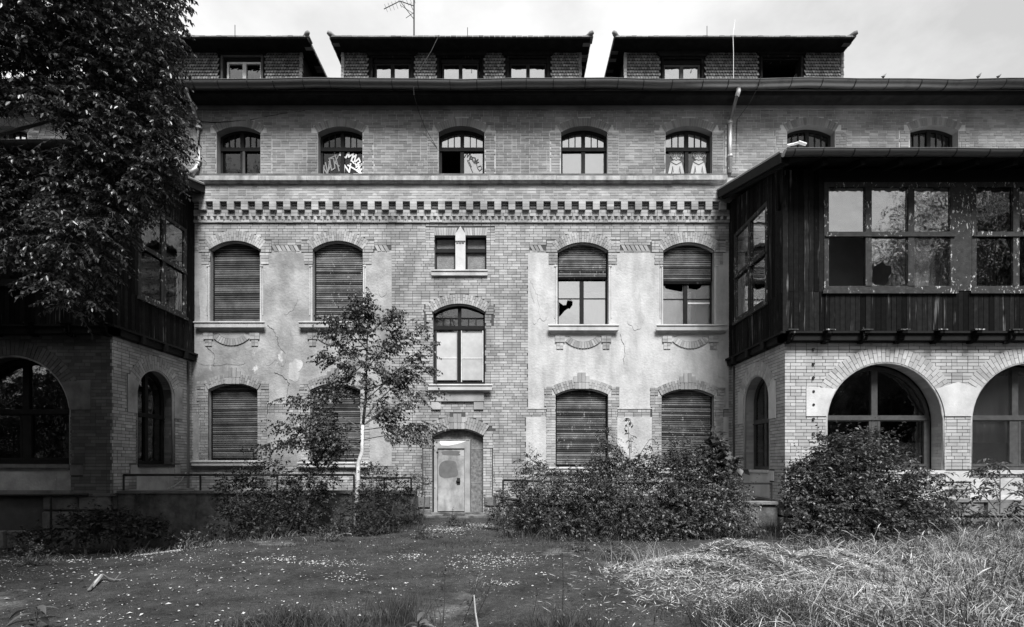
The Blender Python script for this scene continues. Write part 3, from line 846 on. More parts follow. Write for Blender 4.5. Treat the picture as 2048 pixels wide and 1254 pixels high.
wA4 = window(FM, a, -.18, B, mull=[U(1371, -.18)], gm='glass_film', t=.05, mt=.11, rowsplit=H(598, -.18), holes={1: hole4, 3: hole5})
# loose sheeting and folded curtain behind them
mb = MB(FM)
def cloth(F, x0, x1, z0, z1, w, m, parent, folds=6, amp=.03, name='curtain', sl=0, n=40):
    V = []; Fc = []
    for j in range(9):
        for i in range(n+1):
            u = x0+(x1-x0)*i/n; v = z0+(z1-z0)*j/8
            V.append(F(u+sl*(j/8-.5), v, w+amp*math.sin(i/n*folds*2*math.pi+.5*math.sin(j))*(1.2-.6*j/8)))
    for j in range(8):
        for i in range(n): a = j*(n+1)+i; Fc.append((a, a+1, a+n+2, a+n+1))
    return npmesh(name, V, Fc, m, parent, smooth=True)
cloth(FM, AW[2].c+.02, AW[2].x1-.02, AW[2].zb+.05, H(575), -.45, 'curtain', wA3, 2.5, .06, 'plastic_sheet')
cloth(FM, AW[3].x0+.02, AW[3].x1-.55, AW[3].zb+.05, H(575), -.42, 'frame_white', wA4, 3, .03)
mb = MB(FM); mb.box(U(1380), U(1424), H(604), H(601), -.215, -.20); mb.build('white_bar', 'frame_white', wA4)

# twin frosted windows
for a in CS:
    window(FM, a, -.15, B, trans=H(497), gm='frosted', t=.05, fd=.05)
# stair window above the door
a = CW
wC = window(FM, a, -.16, B, mull=[a.c], trans=H(655, -.16), gm='glass_dark', t=.06, mt=.10, rowsplit=None)
zt = H(655, -.16)
for sgn in (-1, 1):     # small lights above the transom
    c0 = a.c+sgn*.05 if sgn > 0 else a.x0+.06; c1 = a.x1-.06 if sgn > 0 else a.c-.05
    mb = MB(FM); mb.box(c0, c1, H(636.5, -.16)-.012, H(636.5, -.16)+.012, -.20, -.145); mb.build('glazing_bar', 'frame_dark', wC)
    for k in range(1, 3):
        x = c0+(c1-c0)*k/3; mb = MB(FM); mb.box(x-.012, x+.012, zt+.045, H(636.5, -.16)-.012, -.20, -.145); mb.build('glazing_bar', 'frame_dark', wC)
    for k in range(3):
        if (sgn, k) in ((-1, 2), (1, 0)): continue
        x0 = c0+(c1-c0)*k/3+.014; x1 = c0+(c1-c0)*(k+1)/3-.014
        mb = MB(FM); mb.box(x0, x1, zt+.05, H(636.5, -.16)-.014, -.235, -.225); mb.build('white_board', 'paper', wC)
    for p, q in ((H(762, -.16)+.03, H(717, -.16)), (H(715.5, -.16), H(664, -.16) - .0)):
        mb = MB(FM); mb.box(c0+.03, c1-.03, p, q-.01, -.19, -.182); mb.build('white_board', 'paper', wC)
    mb = MB(FM); mb.box(c0, c1, H(717, -.16)-.0, H(715.5, -.16), -.186, -.172); mb.build('board_joint', 'frame_white', wC)
    mb = MB(FM)
    for e in (c0, c1-.025): mb.box(e, e+.025, a.zb+.07, zt-.1, -.19, -.14)
    mb.build('sash_edge', 'frame_white' if sgn > 0 else 'frame_grey', wC)
mb = MB(FM); mb.box(a.x0+.02, a.x1-.02, a.zb-.03, a.zb+.08, -.17, -.02); mb.build('weather_board', 'wood_black', wC)

# door --------------------------------------------------------------
d = DW; wd = -.14
mb = MB(FM); mb.prism([(d.x1, d.zb), (U(941), d.zb), (U(941), H(879)), (d.x0, H(879))] + d.arcpts(14), wd-.05, wd-.02); ob = mb.build('particle_board', 'osb', B)
for y_ in (897, 965):
    mb = MB(FM); mb.box(U(941), d.x1, H(y_)-.006, H(y_)+.006, wd-.02, wd-.012); mb.build('joint_strip', 'door_frame', ob)
mb = MB(FM); x0, x1, z1 = U(867), U(940), H(879); i0, i1, j1 = U(874), U(928.5), H(897.5)
mb.prism([(x0, d.zb), (i0, d.zb), (i0, j1), (i1, j1), (i1, d.zb), (x1, d.zb), (x1, z1), (x0, z1)], wd-.04, wd+.03)
mb.box(x1-.02, x1, d.zb, z1-.02, wd+.03, wd+.045); mb.box(x0, x1, z1-.02, z1, wd+.03, wd+.045)
fr = mb.build('door_frame', 'door_frame', B)
mb = MB(FM); mb.box(i0, i1, j1-.005, j1+.018, wd+.03, wd+.038); mb.box(i0, i0+.012, d.zb, j1-.005, wd+.03, wd+.038); mb.build('door_gap', 'iron', fr)
mb = MB(FM); mb.box(i0+.012, i1-.01, H(1023), j1-.012, wd-.03, wd+.02); door = mb.build('door', 'door_paint', B)
def blob(cx, cz, rx, rz, seed, n=40, rough=.1, top=0):
    rr = random.Random(seed); ph = [rr.uniform(0, 6.28) for _ in range(5)]; P = []
    for i in range(n):
        t = 2*math.pi*i/n; k = 1+rough*sum(math.sin((2+j)*t+ph[j])/(1+j*.4) for j in range(5))*.6
        c, s = math.cos(t), math.sin(t); sq = (abs(c)**4+abs(s)**4)**-.25
        P.append((cx+rx*c*k*sq*.92, cz+rz*s*k*sq*.92))
    return P
mb = MB(FM); mb.prism(blob(U(895.5), H(939), .29, .30, 3), wd+.020, wd+.0225); mb.build('paint_patch', 'paint_dark', door, label='dark repainted patch in the middle of the door')
mb = MB(FM); mb.prism(blob(U(901), H(906), .31, .075, 5), wd+.020, wd+.0225); mb.build('paint_patch', 'paint_dark', door)
mb = MB(FM); mb.prism([(U(x), H(y)) for x, y in ((879, 881), (900, 882), (918, 880.5), (938, 879.6), (925, 884.5), (912, 888), (896, 891), (882, 890.5), (878, 885))], wd+.030, wd+.033); mb.build('white_smear', 'paint_white', fr)
mb = MB(FM); mb.box(U(913), U(919.5), H(970), H(956), wd+.02, wd+.027); hp = mb.build('handle_plate', 'iron', door)
mb = MB(FM); mb.box(U(911.5), U(920), H(963.5), H(961), wd+.04, wd+.065); mb.box(U(918), U(919.5), H(963.5), H(961), wd+.027, wd+.04); mb.build('handle', 'iron', door)
mb = MB(FM); mb.box(U(922), U(927), H(912), H(901), wd+.02, wd+.026); mb.build('paper_notice', 'paper', door)
for y_ in (915, 1000):
    mb = MB(FM); mb.tube([FM(i0+.01, H(y_), wd+.045), FM(i0+.01, H(y_)+.10, wd+.045)], .012); mb.build('hinge', 'iron', door)
mb = MB(FM); mb.box(d.x0-.02, d.x1+.05, -.2, H(1025), -.3, .06); mb.build('threshold', 'concrete', B)

# rooms behind the openings ---------------------------------------------
mb = MB(FM)
for z in (H(446)+.25, H(700), H(360)-.1): mb.box(-17, 17, z-.15, z, -4.5, -.32)
mb.box(-17, 17, HT(213)+.05, HT(213)+.12, -4.7, -.32)
mb.build('inner_floors', 'room', B)
mb = MB(FM); mb.box(-17, 17, -.2, H(208), -4.7, -4.5); mb.build('inner_wall', 'room', B)
mb = MB(FM)
for x in (U(330), U(578), U(790), U(1052), U(1270), U(1500), U(1745)): mb.box(x-.08, x+.08, -.2, H(208), -4.5, -.32)
mb.build('inner_wall', 'room', B)

# ------------------------------------------------------------------ eaves and roof
ZS = HT(213)         # soffit level
OV = .62
mb = MB(FM); mb.box(-17, 17, ZS, ZS+.05, -.3, OV); mb.build('soffit', 'soffit', B)
for k in range(14):
    x = -16.8+2.4*k; mb = MB(FM); mb.box(x, x+.012, ZS-.006, ZS, .1, OV); mb.build('soffit_joint', 'wood_black', B)
mb = MB(FM); mb.box(-17, 17, ZS-.02, ZS+.18, OV, OV+.03); mb.build('fascia', 'soffit', B)
mb = MB(FM); mb.box(-17, 17, ZS+.10, ZS+.125, OV+.03, OV+.055); mb.build('drip_edge', 'gutter', B)
mb = MB(FM); mb.box(-17, 17, ZS-.10, ZS, WT-.02, WT+.05); mb.build('bed_moulding', 'brick_upper', B)
def gutter(F, x0, x1, zc_, wc, r, parent, seam=.9, zvar=0.0):
    n = 10; xs = [x0+(x1-x0)*i/24 for i in range(25)]
    V = []; Fc = []
    for i, x in enumerate(xs):
        dz = zvar*math.sin(x*.9)+zvar*.6*math.sin(x*2.3+1)
        for j in range(n+1):
            t = math.pi + math.pi*j/n
            V.append(F(x, zc_+dz+r*math.sin(t), wc+r*math.cos(t)))
    for i in range(24):
        for j in range(n): a = i*(n+1)+j; Fc.append((a, a+1, a+n+2, a+n+1))
    g = npmesh('gutter', V, Fc, 'gutter', parent, smooth=True)
    mb = MB(F); mb.tube([F(x, zc_+zvar*math.sin(x*.9)+zvar*.6*math.sin(x*2.3+1), wc+r) for x in xs], r*.09, 6); mb.build('bead', 'gutter', g)
    x = x0+.2
    while x < x1:
        dz = zvar*math.sin(x*.9)+zvar*.6*math.sin(x*2.3+1)
        mb = MB(F); P = [F(x, zc_+dz+(r+.008)*math.sin(math.pi+math.pi*j/8), wc+(r+.008)*math.cos(math.pi+math.pi*j/8)) for j in range(9)]
        mb.tube(P, .012, 5); mb.build('gutter_strap', 'iron', g); x += seam*random.uniform(.85, 1.15)
    return g
ZG = H(157, .93)
gutter(FM, -17, 17, ZG, OV+.15, .155, B, .83, .02)
for k in range(12):     # hairline joints where the gutter lengths are soldered
    pass
# low roof slope behind the gutter
mb = MB(); z0 = ZG+.02; mb.v = [(-18, -OV, z0-.05), (18, -OV, z0-.05), (18, 7, z0+3.2), (-18, 7, z0+3.2), (-18, -OV, z0-.12), (18, -OV, z0-.12), (18, 7, z0+3.1), (-18, 7, z0+3.1)]
mb.f = [(0, 1, 2, 3), (4, 7, 6, 5), (0, 4, 5, 1), (1, 5, 6, 2), (2, 6, 7, 3), (3, 7, 4, 0)]; mb.build('roof', 'roof_dark', B)
mb = MB()
for k in range(170):     # ragged lower edge of tiles peeping over the gutter
    x = -16.9+.2*k; h_ = random.choice((0, 0, .015, .03)); mb.box(x, x+.185, -OV-.02, -OV+.3, z0-.05, z0-.012+h_)
mb.build('eaves_tiles', 'tile', B)['kind'] = 'stuff'

def dormer(name_lbl, x0, x1, ex0, ex1, wins, seed):
    """flat-eaved dormer: tiled face (set back .3 m), windows, deep soffit and hipped tile roof"""
    FD = -.45; EV = .10; R_ = random.Random(seed)
    zb, zs = ZG-.3, H(71.5, EV)-.09
    mb = MB(FM); mb.box(U(x0, FD), U(x1, FD), zb, zs, -4.0, FD-.03)
    # the face is cut for windows: build as strips
    mb = MB(FM)
    holes = []
    for (a, b, ty) in wins: holes.append([(U(a, FD), zb+.02), (U(b, FD), zb+.02), (U(b, FD), H(ty, FD)), (U(a, FD), H(ty, FD))])
    mb.sheet([(U(x0, FD), zb), (U(x1, FD), zb), (U(x1, FD), zs), (U(x0, FD), zs)], FD-.02, holes)
    X0, X1 = U(x0, FD), U(x1, FD)
    mb.v += [(X0, -FD+.02, zb), (X0, 4, zb), (X0, 4, zs), (X0, -FD+.02, zs), (X1, -FD+.02, zb), (X1, 4, zb), (X1, 4, zs), (X1, -FD+.02, zs)]
    i = len(mb.v)-8; mb.f += [(i, i+1, i+2, i+3), (i+4, i+7, i+6, i+5)]
    D = mb.build('dormer', 'roof_dark', B)
    # beaver-tail tiles
    V = []; Fc = []
    tw, th = .085, .092; rows = int((zs-zb)/th)+1
    for r in range(rows):
        z = zb+r*th; off = (r % 2)*tw/2
        n = int((X1-X0)/tw)
        for k in range(n+1):
            c = X0+k*tw+off; 
            if c-tw/2 < X0-.02 or c+tw/2 > X1+.02: continue
            if any(U(a, FD)-.07 < c < U(b, FD)+.07 and z < H(ty, FD)+.10 for a, b, ty in wins): continue
            i = len(V); w1 = -FD-.035-R_.uniform(0, .008); w2 = -FD-.005; hw = tw*.47; q = R_.uniform(-.004, .004)
            V += [(c-hw, w2, z+th*1.15), (c+hw, w2, z+th*1.15), (c+hw, w1, z+.028+q), (c+hw*.5, w1, z+q), (c-hw*.5, w1, z+q), (c-hw, w1, z+.028+q)]
            Fc.append((i, i+1, i+2, i+3, i+4, i+5))
    V2 = V; o = None
    npmesh('hanging_tiles', V2, Fc, 'tile', D)['kind'] = 'stuff'
    # corner tiles
    for X in (X0, X1):
        z = zb
        while z < zs-.1:
            mb = MB(FM); j = R_.uniform(-.012, .012); mb.prism([(X-.05+j, z), (X+.05+j, z), (X+.035+j, z+.13), (X-.035+j, z+.13)], FD-.02, FD+.05); mb.build('corner_tile', 'stone' if x0 > 600 and X == X0 else 'tile', D); z += .115
    # roof plate with soffit, tile edge and side eaves
    E0, E1 = U(ex0, EV), U(ex1, EV)
    mb = MB(FM); mb.prism([(E0, zs), (E1, zs), (E1, zs+.05), (E0, zs+.05)], -4.5, EV)
    rf = mb.build('dormer_roof', 'soffit', D)
    mb = MB(); zr = zs+.05
    mb.v = [(E0, -EV, zr), (E1, -EV, zr), (E1, 4.5, zr), (E0, 4.5, zr), (E0+1.8, 1.6, zr+.75), (E1-1.8, 1.6, zr+.75), (E1-1.8, 4.5, zr+.75), (E0+1.8, 4.5, zr+.75)]
    mb.f = [(0, 1, 5, 4), (1, 2, 6, 5), (3, 0, 4, 7), (4, 5, 6, 7)]
    mb.build('roof_slope', 'tile', D)
    mb = MB(); k = E0
    while k < E1-.05:
        h_ = R_.uniform(.018, .034); mb.box(k, k+.155, -EV-.03, -EV+.25, zr-.012, zr+h_); k += .165
    y = -EV
    while y < 3.5:
        for X, s_ in ((E0, -1), (E1, 1)):
            a_, b_ = sorted((X-s_*.2, X+s_*.035)); mb.box(a_, b_, y+.005, y+.14, zr-.03-R_.uniform(0, .03), zr+.03)
        y += .155
    mb.build('eaves_tiles', 'tile', D)['kind'] = 'stuff'
    for X, s_ in ((E0, 1), (E1, -1)):
        P = [(X-s_*.07, -EV-.07, zr+.10), (X-s_*.01, -EV-.02, zr+.085), (X+s_*.09, -EV+.08, zr+.055), (X+s_*.35, -EV+.3, zr+.12), (X+s_*.9, .5, zr+.36), (X+s_*1.8, 1.6, zr+.8)]
        mb = MB(); mb.tube(P, [.05, .075, .07, .06, .06, .06], 8); mb.build('hip_tiles', 'tile', D, smooth=True)
    for (a, b, ty) in wins:
        xa, xb, zt_ = U(a, FD), U(b, FD), H(ty, FD)
        mb = MB(FM); mb.prism([(xa, zb), (xa, zt_), (xb, zt_), (xb, zb), (xb-.06, zb), (xb-.06, zt_-.06), (xa+.06, zt_-.06), (xa+.06, zb)], FD-.30, FD+.05)
        cs = mb.build('window_casing', 'frame_grey' if x0 < 600 else 'wood_dark', D)
        mb = MB(FM); mb.prism([(xa-.08, zt_), (xb+.08, zt_), (xb+.24, zt_+.24), (xa-.24, zt_+.24)], FD-.02, FD+.10); mb.build('window_hood', 'soffit', D)
    return D
D1 = dormer('', 300, 603, 280, 614, [(443, 527, 112)], 1)
D2 = dormer('', 686, 1160, 661, 1181, [(742, 826, 114), (878, 964, 114), (1014, 1098, 114)], 2)
D3 = dormer('', 1250, 1683, 1230, 1708, [(1323, 1406, 116), (1520, 1604, 112)], 3)
FD = -.48
def dwin(D, a, b, top, gm, fm, m=None, open_=False, lines=None):
    xa, xb, zt_ = U(a, FD), U(b, FD), H(top, FD); zb_ = ZG-.25
    ar = Arch(xa, xb, zb_, zt_, zt_)
    if open_:
        mb = MB(FM); mb.box(xa, xb, zt_-.09, zt_-.03, FD-.05, FD); mb.box(xa, xb, zt_-.35, zt_-.30, FD-.9, FD-.85); fr = mb.build('window_rail', 'frame_dark', D)
        mb = MB(FM); mb.box(xb-.09, xb-.04, zb_, zt_-.5, FD-.5, FD-.03); mb.build('open_sash', 'frame_peeling', D); return
    window(FM, ar, FD, D, fm=fm, gm=gm, t=.06, mull=[ar.c], mt=.11)
    mb = MB(FM); mb.box(xa-.02, xb+.02, zt_, zt_+.5, FD-.02, FD+.02); mb.build('blind_box', 'wood_black', D)
dwin(D1, 454, 524, 124, 'glass_dark', 'frame_white')
for (a, b) in ((749, 821), (884, 958), (1019, 1093)): dwin(D2, a, b, 127, 'glass_bright', 'frame_dark')
dwin(D3, 1326, 1400, 130, 'glass_bright', 'frame_grey')
dwin(D3, 1521, 1598, 114, 'glass_dark', 'frame_dark', open_=True)
for D, w_ in ((D2, ((749, 821), (884, 958), (1019, 1093))), (D3, ((1326, 1400),))):
    for a, b in w_:
        mb = MB(FM); mb.box(U(a, FD), U(b, FD), ZG-.25, H(134, FD), FD-.20, FD-.17); mb.build('curtain', 'curtain', D)  # pale plane added so these panes look bright with mirrored sky
mb = MB(FM); mb.box(U(475, FD), U(483, FD), ZG-.2, H(148, FD), FD-.3, FD-.28); mb.build('curtain', 'curtain', D1)
mb = MB(FM)
for (a, b) in ((345, 440), (690, 745), (826, 874), (960, 1012), (1100, 1160), (1325, 1405), (1445, 1510), (1592, 1640)):
    mb.box(U(a, .1), U(b, .1), ZG+.03, ZG+.07, .28, .5)
mb.build('metal_flashing', 'zinc', B)

# downpipes
def pipe(pts, r, m, seg=True, parent=B, rings=()):
    mb = MB(); mb.tube([PX(*p) for p in pts], r, 10); o = mb.build('downpipe', m, parent, smooth=True)
    for p in rings:
        c = PX(*p); mb = MB(); mb.tube([c-Vector((0, 0, .03)), c+Vector((0, 0, .03))], r*1.35, 10); mb.build('pipe_collar', 'zinc', o)
    return o
pipe([(1477, 168, .76), (1477, 182, .76), (1474, 192, .74)], .062, 'zinc_white')
pipe([(1474, 190, .74), (1462, 236, .2), (1460, 248, .18)], .05, 'gutter')
pipe([(1460, 240, .18), (1459.5, 345, .18)], .066, 'zinc', rings=[(1460, 246, .18), (1460, 312, .18)])
pipe([(372, 172, .76), (373, 184, .76)], .065, 'zinc')
pipe([(373, 182, .76), (396, 238, .22), (398, 250, .18)], .055, 'gutter')
pipe([(398, 246, .18), (396.5, 322, .18), (392, 338, .25), (376, 349, .4)], .07, 'zinc', rings=[(398, 256, .18), (397, 322, .18)])
# thin conductor pipes in the corners
for pts in ([(1466.5, 470), (1467, 720), (1469, 950)], [(380, 470), (379, 720), (374, 940)]):
    mb = MB(); mb.tube([PX(x, y, .10) for x, y in pts], .022, 6); o = mb.build('conductor_pipe', 'iron', B)
    for y in (600, 700, 755, 820, 880, 905):
        c = PX(pts[-1][0] if y > 750 else pts[1][0], y, .09); mb = MB(); mb.box(c.x-.035, c.x+.035, c.y-.03, c.y+.09, c.z-.02, c.z+.02); mb.build('pipe_clip', 'iron', o)
# flaked patches of the upper plaster coat, each a raised irregular scab
for (px, py, rx, ry, sd_, m_) in ((556, 690, 24, 44, 1, 'plaster_stained_shaded'), (590, 740, 13, 22, 2, 'plaster'), (440, 715, 40, 20, 3, 'plaster_stained_shaded'), (578, 600, 14, 30, 4, 'plaster_stained_shaded'), (408, 620, 9, 60, 5, 'plaster'),
        (765, 560, 12, 30, 6, 'plaster_stained_shaded'), (1080, 600, 16, 50, 7, 'plaster'), (1272, 640, 14, 22, 8, 'plaster'), (1443, 720, 8, 40, 10, 'plaster'), (1075, 880, 12, 30, 11, 'plaster')):
    mb = MB(FM); P = blob(U(px), H(py), rx/66, ry/66, sd_, 48, .28); mb.prism([(max(min(x, U(1455)), U(389)), z) for x, z in P], .0, .0165+.0005*sd_); mb.build('plaster_patch', m_, B)
def crack(pts, w_=.006):
    mb = MB(FM); rr = random.Random(len(pts)+int(pts[0][0])); Q = []
    for k in range(len(pts)-1):
        for i in range(6):
            t = i/6; Q.append((U(pts[k][0]*(1-t)+pts[k+1][0]*t+rr.gauss(0, 1.1)), H(pts[k][1]*(1-t)+pts[k+1][1]*t+rr.gauss(0, .8))))
    for a_, b_ in zip(Q[:-1], Q[1:]):
        dx, dz = b_[0]-a_[0], b_[1]-a_[1]; d_ = math.hypot(dx, dz)+1e-6; nx, nz = -dz/d_*w_/2, dx/d_*w_/2
        mb.prism([(a_[0]+nx, a_[1]+nz), (a_[0]-nx, a_[1]-nz), (b_[0]-nx, b_[1]-nz), (b_[0]+nx, b_[1]+nz)], .010, .0235)
    mb.build('plaster_crack', 'mortar', B)
crack([(536, 650), (548, 662), (556, 676), (556, 690), (575, 712)]); crack([(550, 745), (566, 752), (578, 766), (574, 800)]); crack([(1240, 668), (1250, 700), (1246, 735)], .004); crack([(1060, 560), (1075, 590), (1080, 640)], .004); crack([(412, 690), (430, 712), (428, 740)])

# ================================================================== VERANDA WINGS
def wing(sx, X0, D, dz, label):
    root = thing('veranda_wing', label, 'veranda', (sx*(X0+3), -D*.5, 0))
    FF = lambda u, v, w: (sx*(X0+u), -(D+w), v+dz)          # front frame
    FS = lambda u, v, w: (sx*(X0-w), -u, v+dz)              # side frame: u = distance from the main wall
    UE = 8.0
    bm = 'brick_wing' if sx > 0 else 'brick_wing_dark'; st = 'stone_pale' if sx > 0 else 'stone_dark'
    arches = [Arch(1.0+3.53*k, 3.893+3.53*k, 1.36, 2.57, 4.015) for k in range(2)]
    sa = Arch(.83, 2.35, 1.36, 3.19, 3.95)
    ZB, ZT = -.8, 4.50
    # structural backing
    def back(F, u0, u1, ars, rd):
        mb = MB(F); mb.sheet([(u0, ZB), (u1, ZB), (u1, ZT), (u0, ZT)], -.008, [a.poly(24) for a in ars]); mb.build('wall', 'mortar', root)
        for a in ars:
            mb = MB(F); mb.wallstrip(a.poly(24), -.008, -rd); mb.build('reveal', bm, root)
    back(FF, 0, UE, arches, .42); back(FS, -.02, D, [sa], .32)
    # brickwork
    RW = .36
    def cuts(ars, side):
        def f(z):
            c = []
            for a in ars:
                if z < a.zs and z > a.zb: c.append((a.x0-.001, a.x1+.001))
                elif z >= a.zs:
                    q = (a.R+RW-.02)**2-(z-a.z0)**2
                    if q > 0 and z > 3.2:
                        k = math.sqrt(q); c.append((a.c-k, a.c+k))
                    elif z <= 3.2: c.append((a.x0-.001, a.x1+.001))
                if 2.69 < z < (3.66 if side else 3.36): c.append((a.x0-(.49 if not side else .36), a.x1+(.64 if not side else .36)))
                if 1.10 < z < 1.36: c.append((a.x0-.3, a.x1+.64) if not side else (a.x0-.25, a.x1+.25))
                if .66 < z < 1.10: c.append((a.x0-.0, a.x1+.0))
            return c
        return f
    fl = []; sl = []
    courses(0, UE, .66, 4.48, cuts(arches, False), fl, -.04, .0)
    courses(0.0, D, .66, 4.48, cuts([sa], True), sl, -.04, .0)
    keyf = lambda b: (-(min(b[1]-b[0], .25) > .2), b[0]+abs(b[2]-2.9)*.3)
    place_bricks(fl, FF, bm, root, 180, key=keyf)
    place_bricks(sl, FS, 'brick_wing' if sx > 0 else 'brick' , root, 120, key=lambda b: (-(min(b[1]-b[0], .25) > .2), -b[0]+abs(b[2]-2.9)*.3))
    # arches of brick
    for F, ars in ((FF, arches), (FS, [sa])):
        for a in ars:
            aa = math.radians(62 if F is FF else 66)
            if F is FS: a2 = Arch(a.x0, a.x1, a.zb, a.zs, a.zc); a2.R = .76; a2.z0 = a.zs; vv = a2
            else: vv = a
            n = 34 if F is FF else 22; vs = []; vv.R -= .004
            for k in range(n):
                p = -aa+2*aa*(k+.06)/n; q = -aa+2*aa*(k+.94)/n; R = vv.R
                md = R + RW*(.36 if k % 2 else .64)
                for r_, s_ in ((R, md-.005), (md+.005, R+RW)):
                    vs.append([(vv.c+r_*math.sin(p), vv.z0+r_*math.cos(p)), (vv.c+s_*math.sin(p), vv.z0+s_*math.cos(p)), (vv.c+s_*math.sin(q), vv.z0+s_*math.cos(q)), (vv.c+r_*math.sin(q), vv.z0+r_*math.cos(q)), (-.38 if F is FF else -.27) if r_ <= R else -.04, .012+random.uniform(-.003, .003)])
            for v in vs:
                mb = MB(F); mb.prism(v[:4], v[4], v[5]); mb.build('arch_brick', bm if F is FF else ('brick_wing' if sx > 0 else 'brick'), root)
            # round moulding along the arch and down the jambs
            P = [F(a.x0+.02, a.zb, -.03)] + [F(x, z, -.03) for x, z in a.inset(.02).arcpts(24)] + [F(a.x1-.02, a.zb, -.03)]
            mb = MB(); mb.tube(P, .032, 8); mb.build('arch_moulding', 'stone' if F is FF else 'brick_wing', root, smooth=True)
    # bricks of the far jambs
    for F, ars, dep in ((FF, arches, .40), (FS, [sa], .28)):
        for a in ars:
            mb = MB(F); z = a.zb+.02; k = 0
            while z < a.zs-.05:
                for (w0_, w1_) in (((-dep, -dep*.52), (-dep*.5, .005)) if k % 2 else ((-dep, -dep*.25), (-dep*.23, .005))):
                    j = random.uniform(0, .003)
                    mb.box(a.x1-.006-j, a.x1+.03, z+.006, z+HC-.006, w0_, w1_)
                    mb.box(a.x0-.03, a.x0+.006+j, z+.006, z+HC-.006, w0_, w1_)
                z += HC; k += 1
            mb.build('jamb_bricks', bm, root)['kind'] = 'stuff'
    # impost blocks
    def arcx(a, z, side):
        q = a.R**2-(z-a.z0)**2; k = math.sqrt(max(q, 0)) if z > a.zs else a.a; return a.c+side*k
    for k, a in enumerate(arches):
        zs_ = [2.69+.66*i/6 for i in range(7)]
        lft = [(arcx(a, z, -1)-.002, z) for z in zs_]
        if k == 0: mb = MB(FF); mb.prism([(a.x0-.49, 2.69)]+lft+[(arcx(a, 3.35, -1)-.0, 3.35), (a.x0-.49, 3.42)], -.04, .022); mb.build('impost_stone', st, root)
        rgt = [(arcx(a, z, 1)+.002, z) for z in zs_]; nx = Arch(a.x0+3.53, a.x1+3.53, a.zb, a.zs, a.zc)
        nxl = [(arcx(nx, z, -1)-.002, z) for z in zs_]
        mb = MB(FF); mb.prism(rgt+[((a.x1+nx.x0)/2, 3.52)]+list(reversed(nxl)), -.04, .022); mb.build('impost_stone', st, root)
        mb = MB(FF); mb.box(a.x1, nx.x0, 1.10, 1.355, -.04, .022); mb.build('base_stone', st, root)
        if k == 0: mb = MB(FF); mb.box(a.x0-.30, a.x0, 1.10, 1.355, -.04, .022); mb.build('base_stone', st, root)
        mb = MB(FF); mb.box(a.x0+.02, a.x1-.02, 1.28, 1.37, -.40, .05); mb.box(a.x0+.05, a.x1-.05, 1.22, 1.28, -.40, .02); mb.build('window_sill', st, root)
        mb = MB(FF); mb.box(a.x0, a.x1, .74, 1.22, -.2, -.002); mb.build('apron_panel', 'plaster' if sx > 0 else 'plaster_stained_shaded', root)
        mb = MB(FF); mb.box(a.x0-.05, a.x1+.05, .655, .74, -.2, .03); mb.build('apron_base', st, root)
    a = sa
    for side in (-1, 1):
        zs_ = [2.69+.80*i/6 for i in range(7)]
        e = a.x0 if side < 0 else a.x1; m = 'stone_pale' if sx > 0 else 'plaster_stained_shaded'
        pts = [(arcx(a, z, side)+side*.002, z) for z in zs_]
        mb = MB(FS); mb.prism(pts+[(a.c+side*1.02, 3.645), (a.c+side*1.10, 3.645), (a.c+side*1.10, 2.69)], -.04, .022); mb.build('impost_stone', m, root)
        mb = MB(FS); u0, u1 = sorted((e, e+side*.25)); mb.box(u0, u1, 1.10, 1.355, -.04, .022); mb.build('base_stone', m, root)
    mb = MB(FS); mb.box(a.x0+.02, a.x1-.02, 1.30, 1.37, -.3, .04); mb.build('window_sill', 'iron' if sx < 0 else st, root)
    mb = MB(FS); mb.box(a.x0, a.x1, .66, 1.30, -.2, -.002); mb.build('apron_panel', 'stone_pale' if sx > 0 else 'plaster_stained_shaded', root)
    # plinth of rough stones
    for F, ue in ((FF, UE), (FS, D)):
        u = 0.0; r = 0
        while u < ue-.05:
            L_ = random.uniform(.5, .95); L_ = min(L_, ue-u)
            z = ZB+.1
            for hh in (.48, .46, .44):
                if not (F is FF and 1.2 < u < 3.2 and z > -.45 and z < .3):
                    mb = MB(F); p = random.uniform(.05, .09); g = .012; sh = .2*(hash((round(u, 2), hh)) % 2)
                    x0, x1 = u+g, u+L_-g
                    mb.v = [F(*q) for q in ((x0, z+g, -.02), (x1, z+g, -.02), (x1, z+hh-g, -.02), (x0, z+hh-g, -.02), (x0+.03, z+g+.03, p), (x1-.03, z+g+.03, p*.9), (x1-.03, z+hh-g-.03, p), (x0+.03, z+hh-g-.03, p*.95))]
                    mb.f = [(4, 5, 6, 7), (0, 1, 5, 4), (1, 2, 6, 5), (2, 3, 7, 6), (3, 0, 4, 7)]; mb.build('plinth_stone', 'plinth_stone', root)
                z += hh
            u += L_
    mb = MB(FF); mb.box(1.2, 3.5, -.45, .25, -.3, -.22); mb.build('cellar_window', 'room', root)
    mb = MB(FF); mb.box(-.05, UE, .60, .66, -.1, .09); mb.build('plinth_cap', 'plinth_stone', root)
    mb = MB(FS); mb.box(-.0, D+.02, .60, .655, -.1, .085); mb.build('plinth_cap', 'plinth_stone', root)
    # arcade windows
    fm = 'frame_grey' if sx > 0 else 'frame_dark'
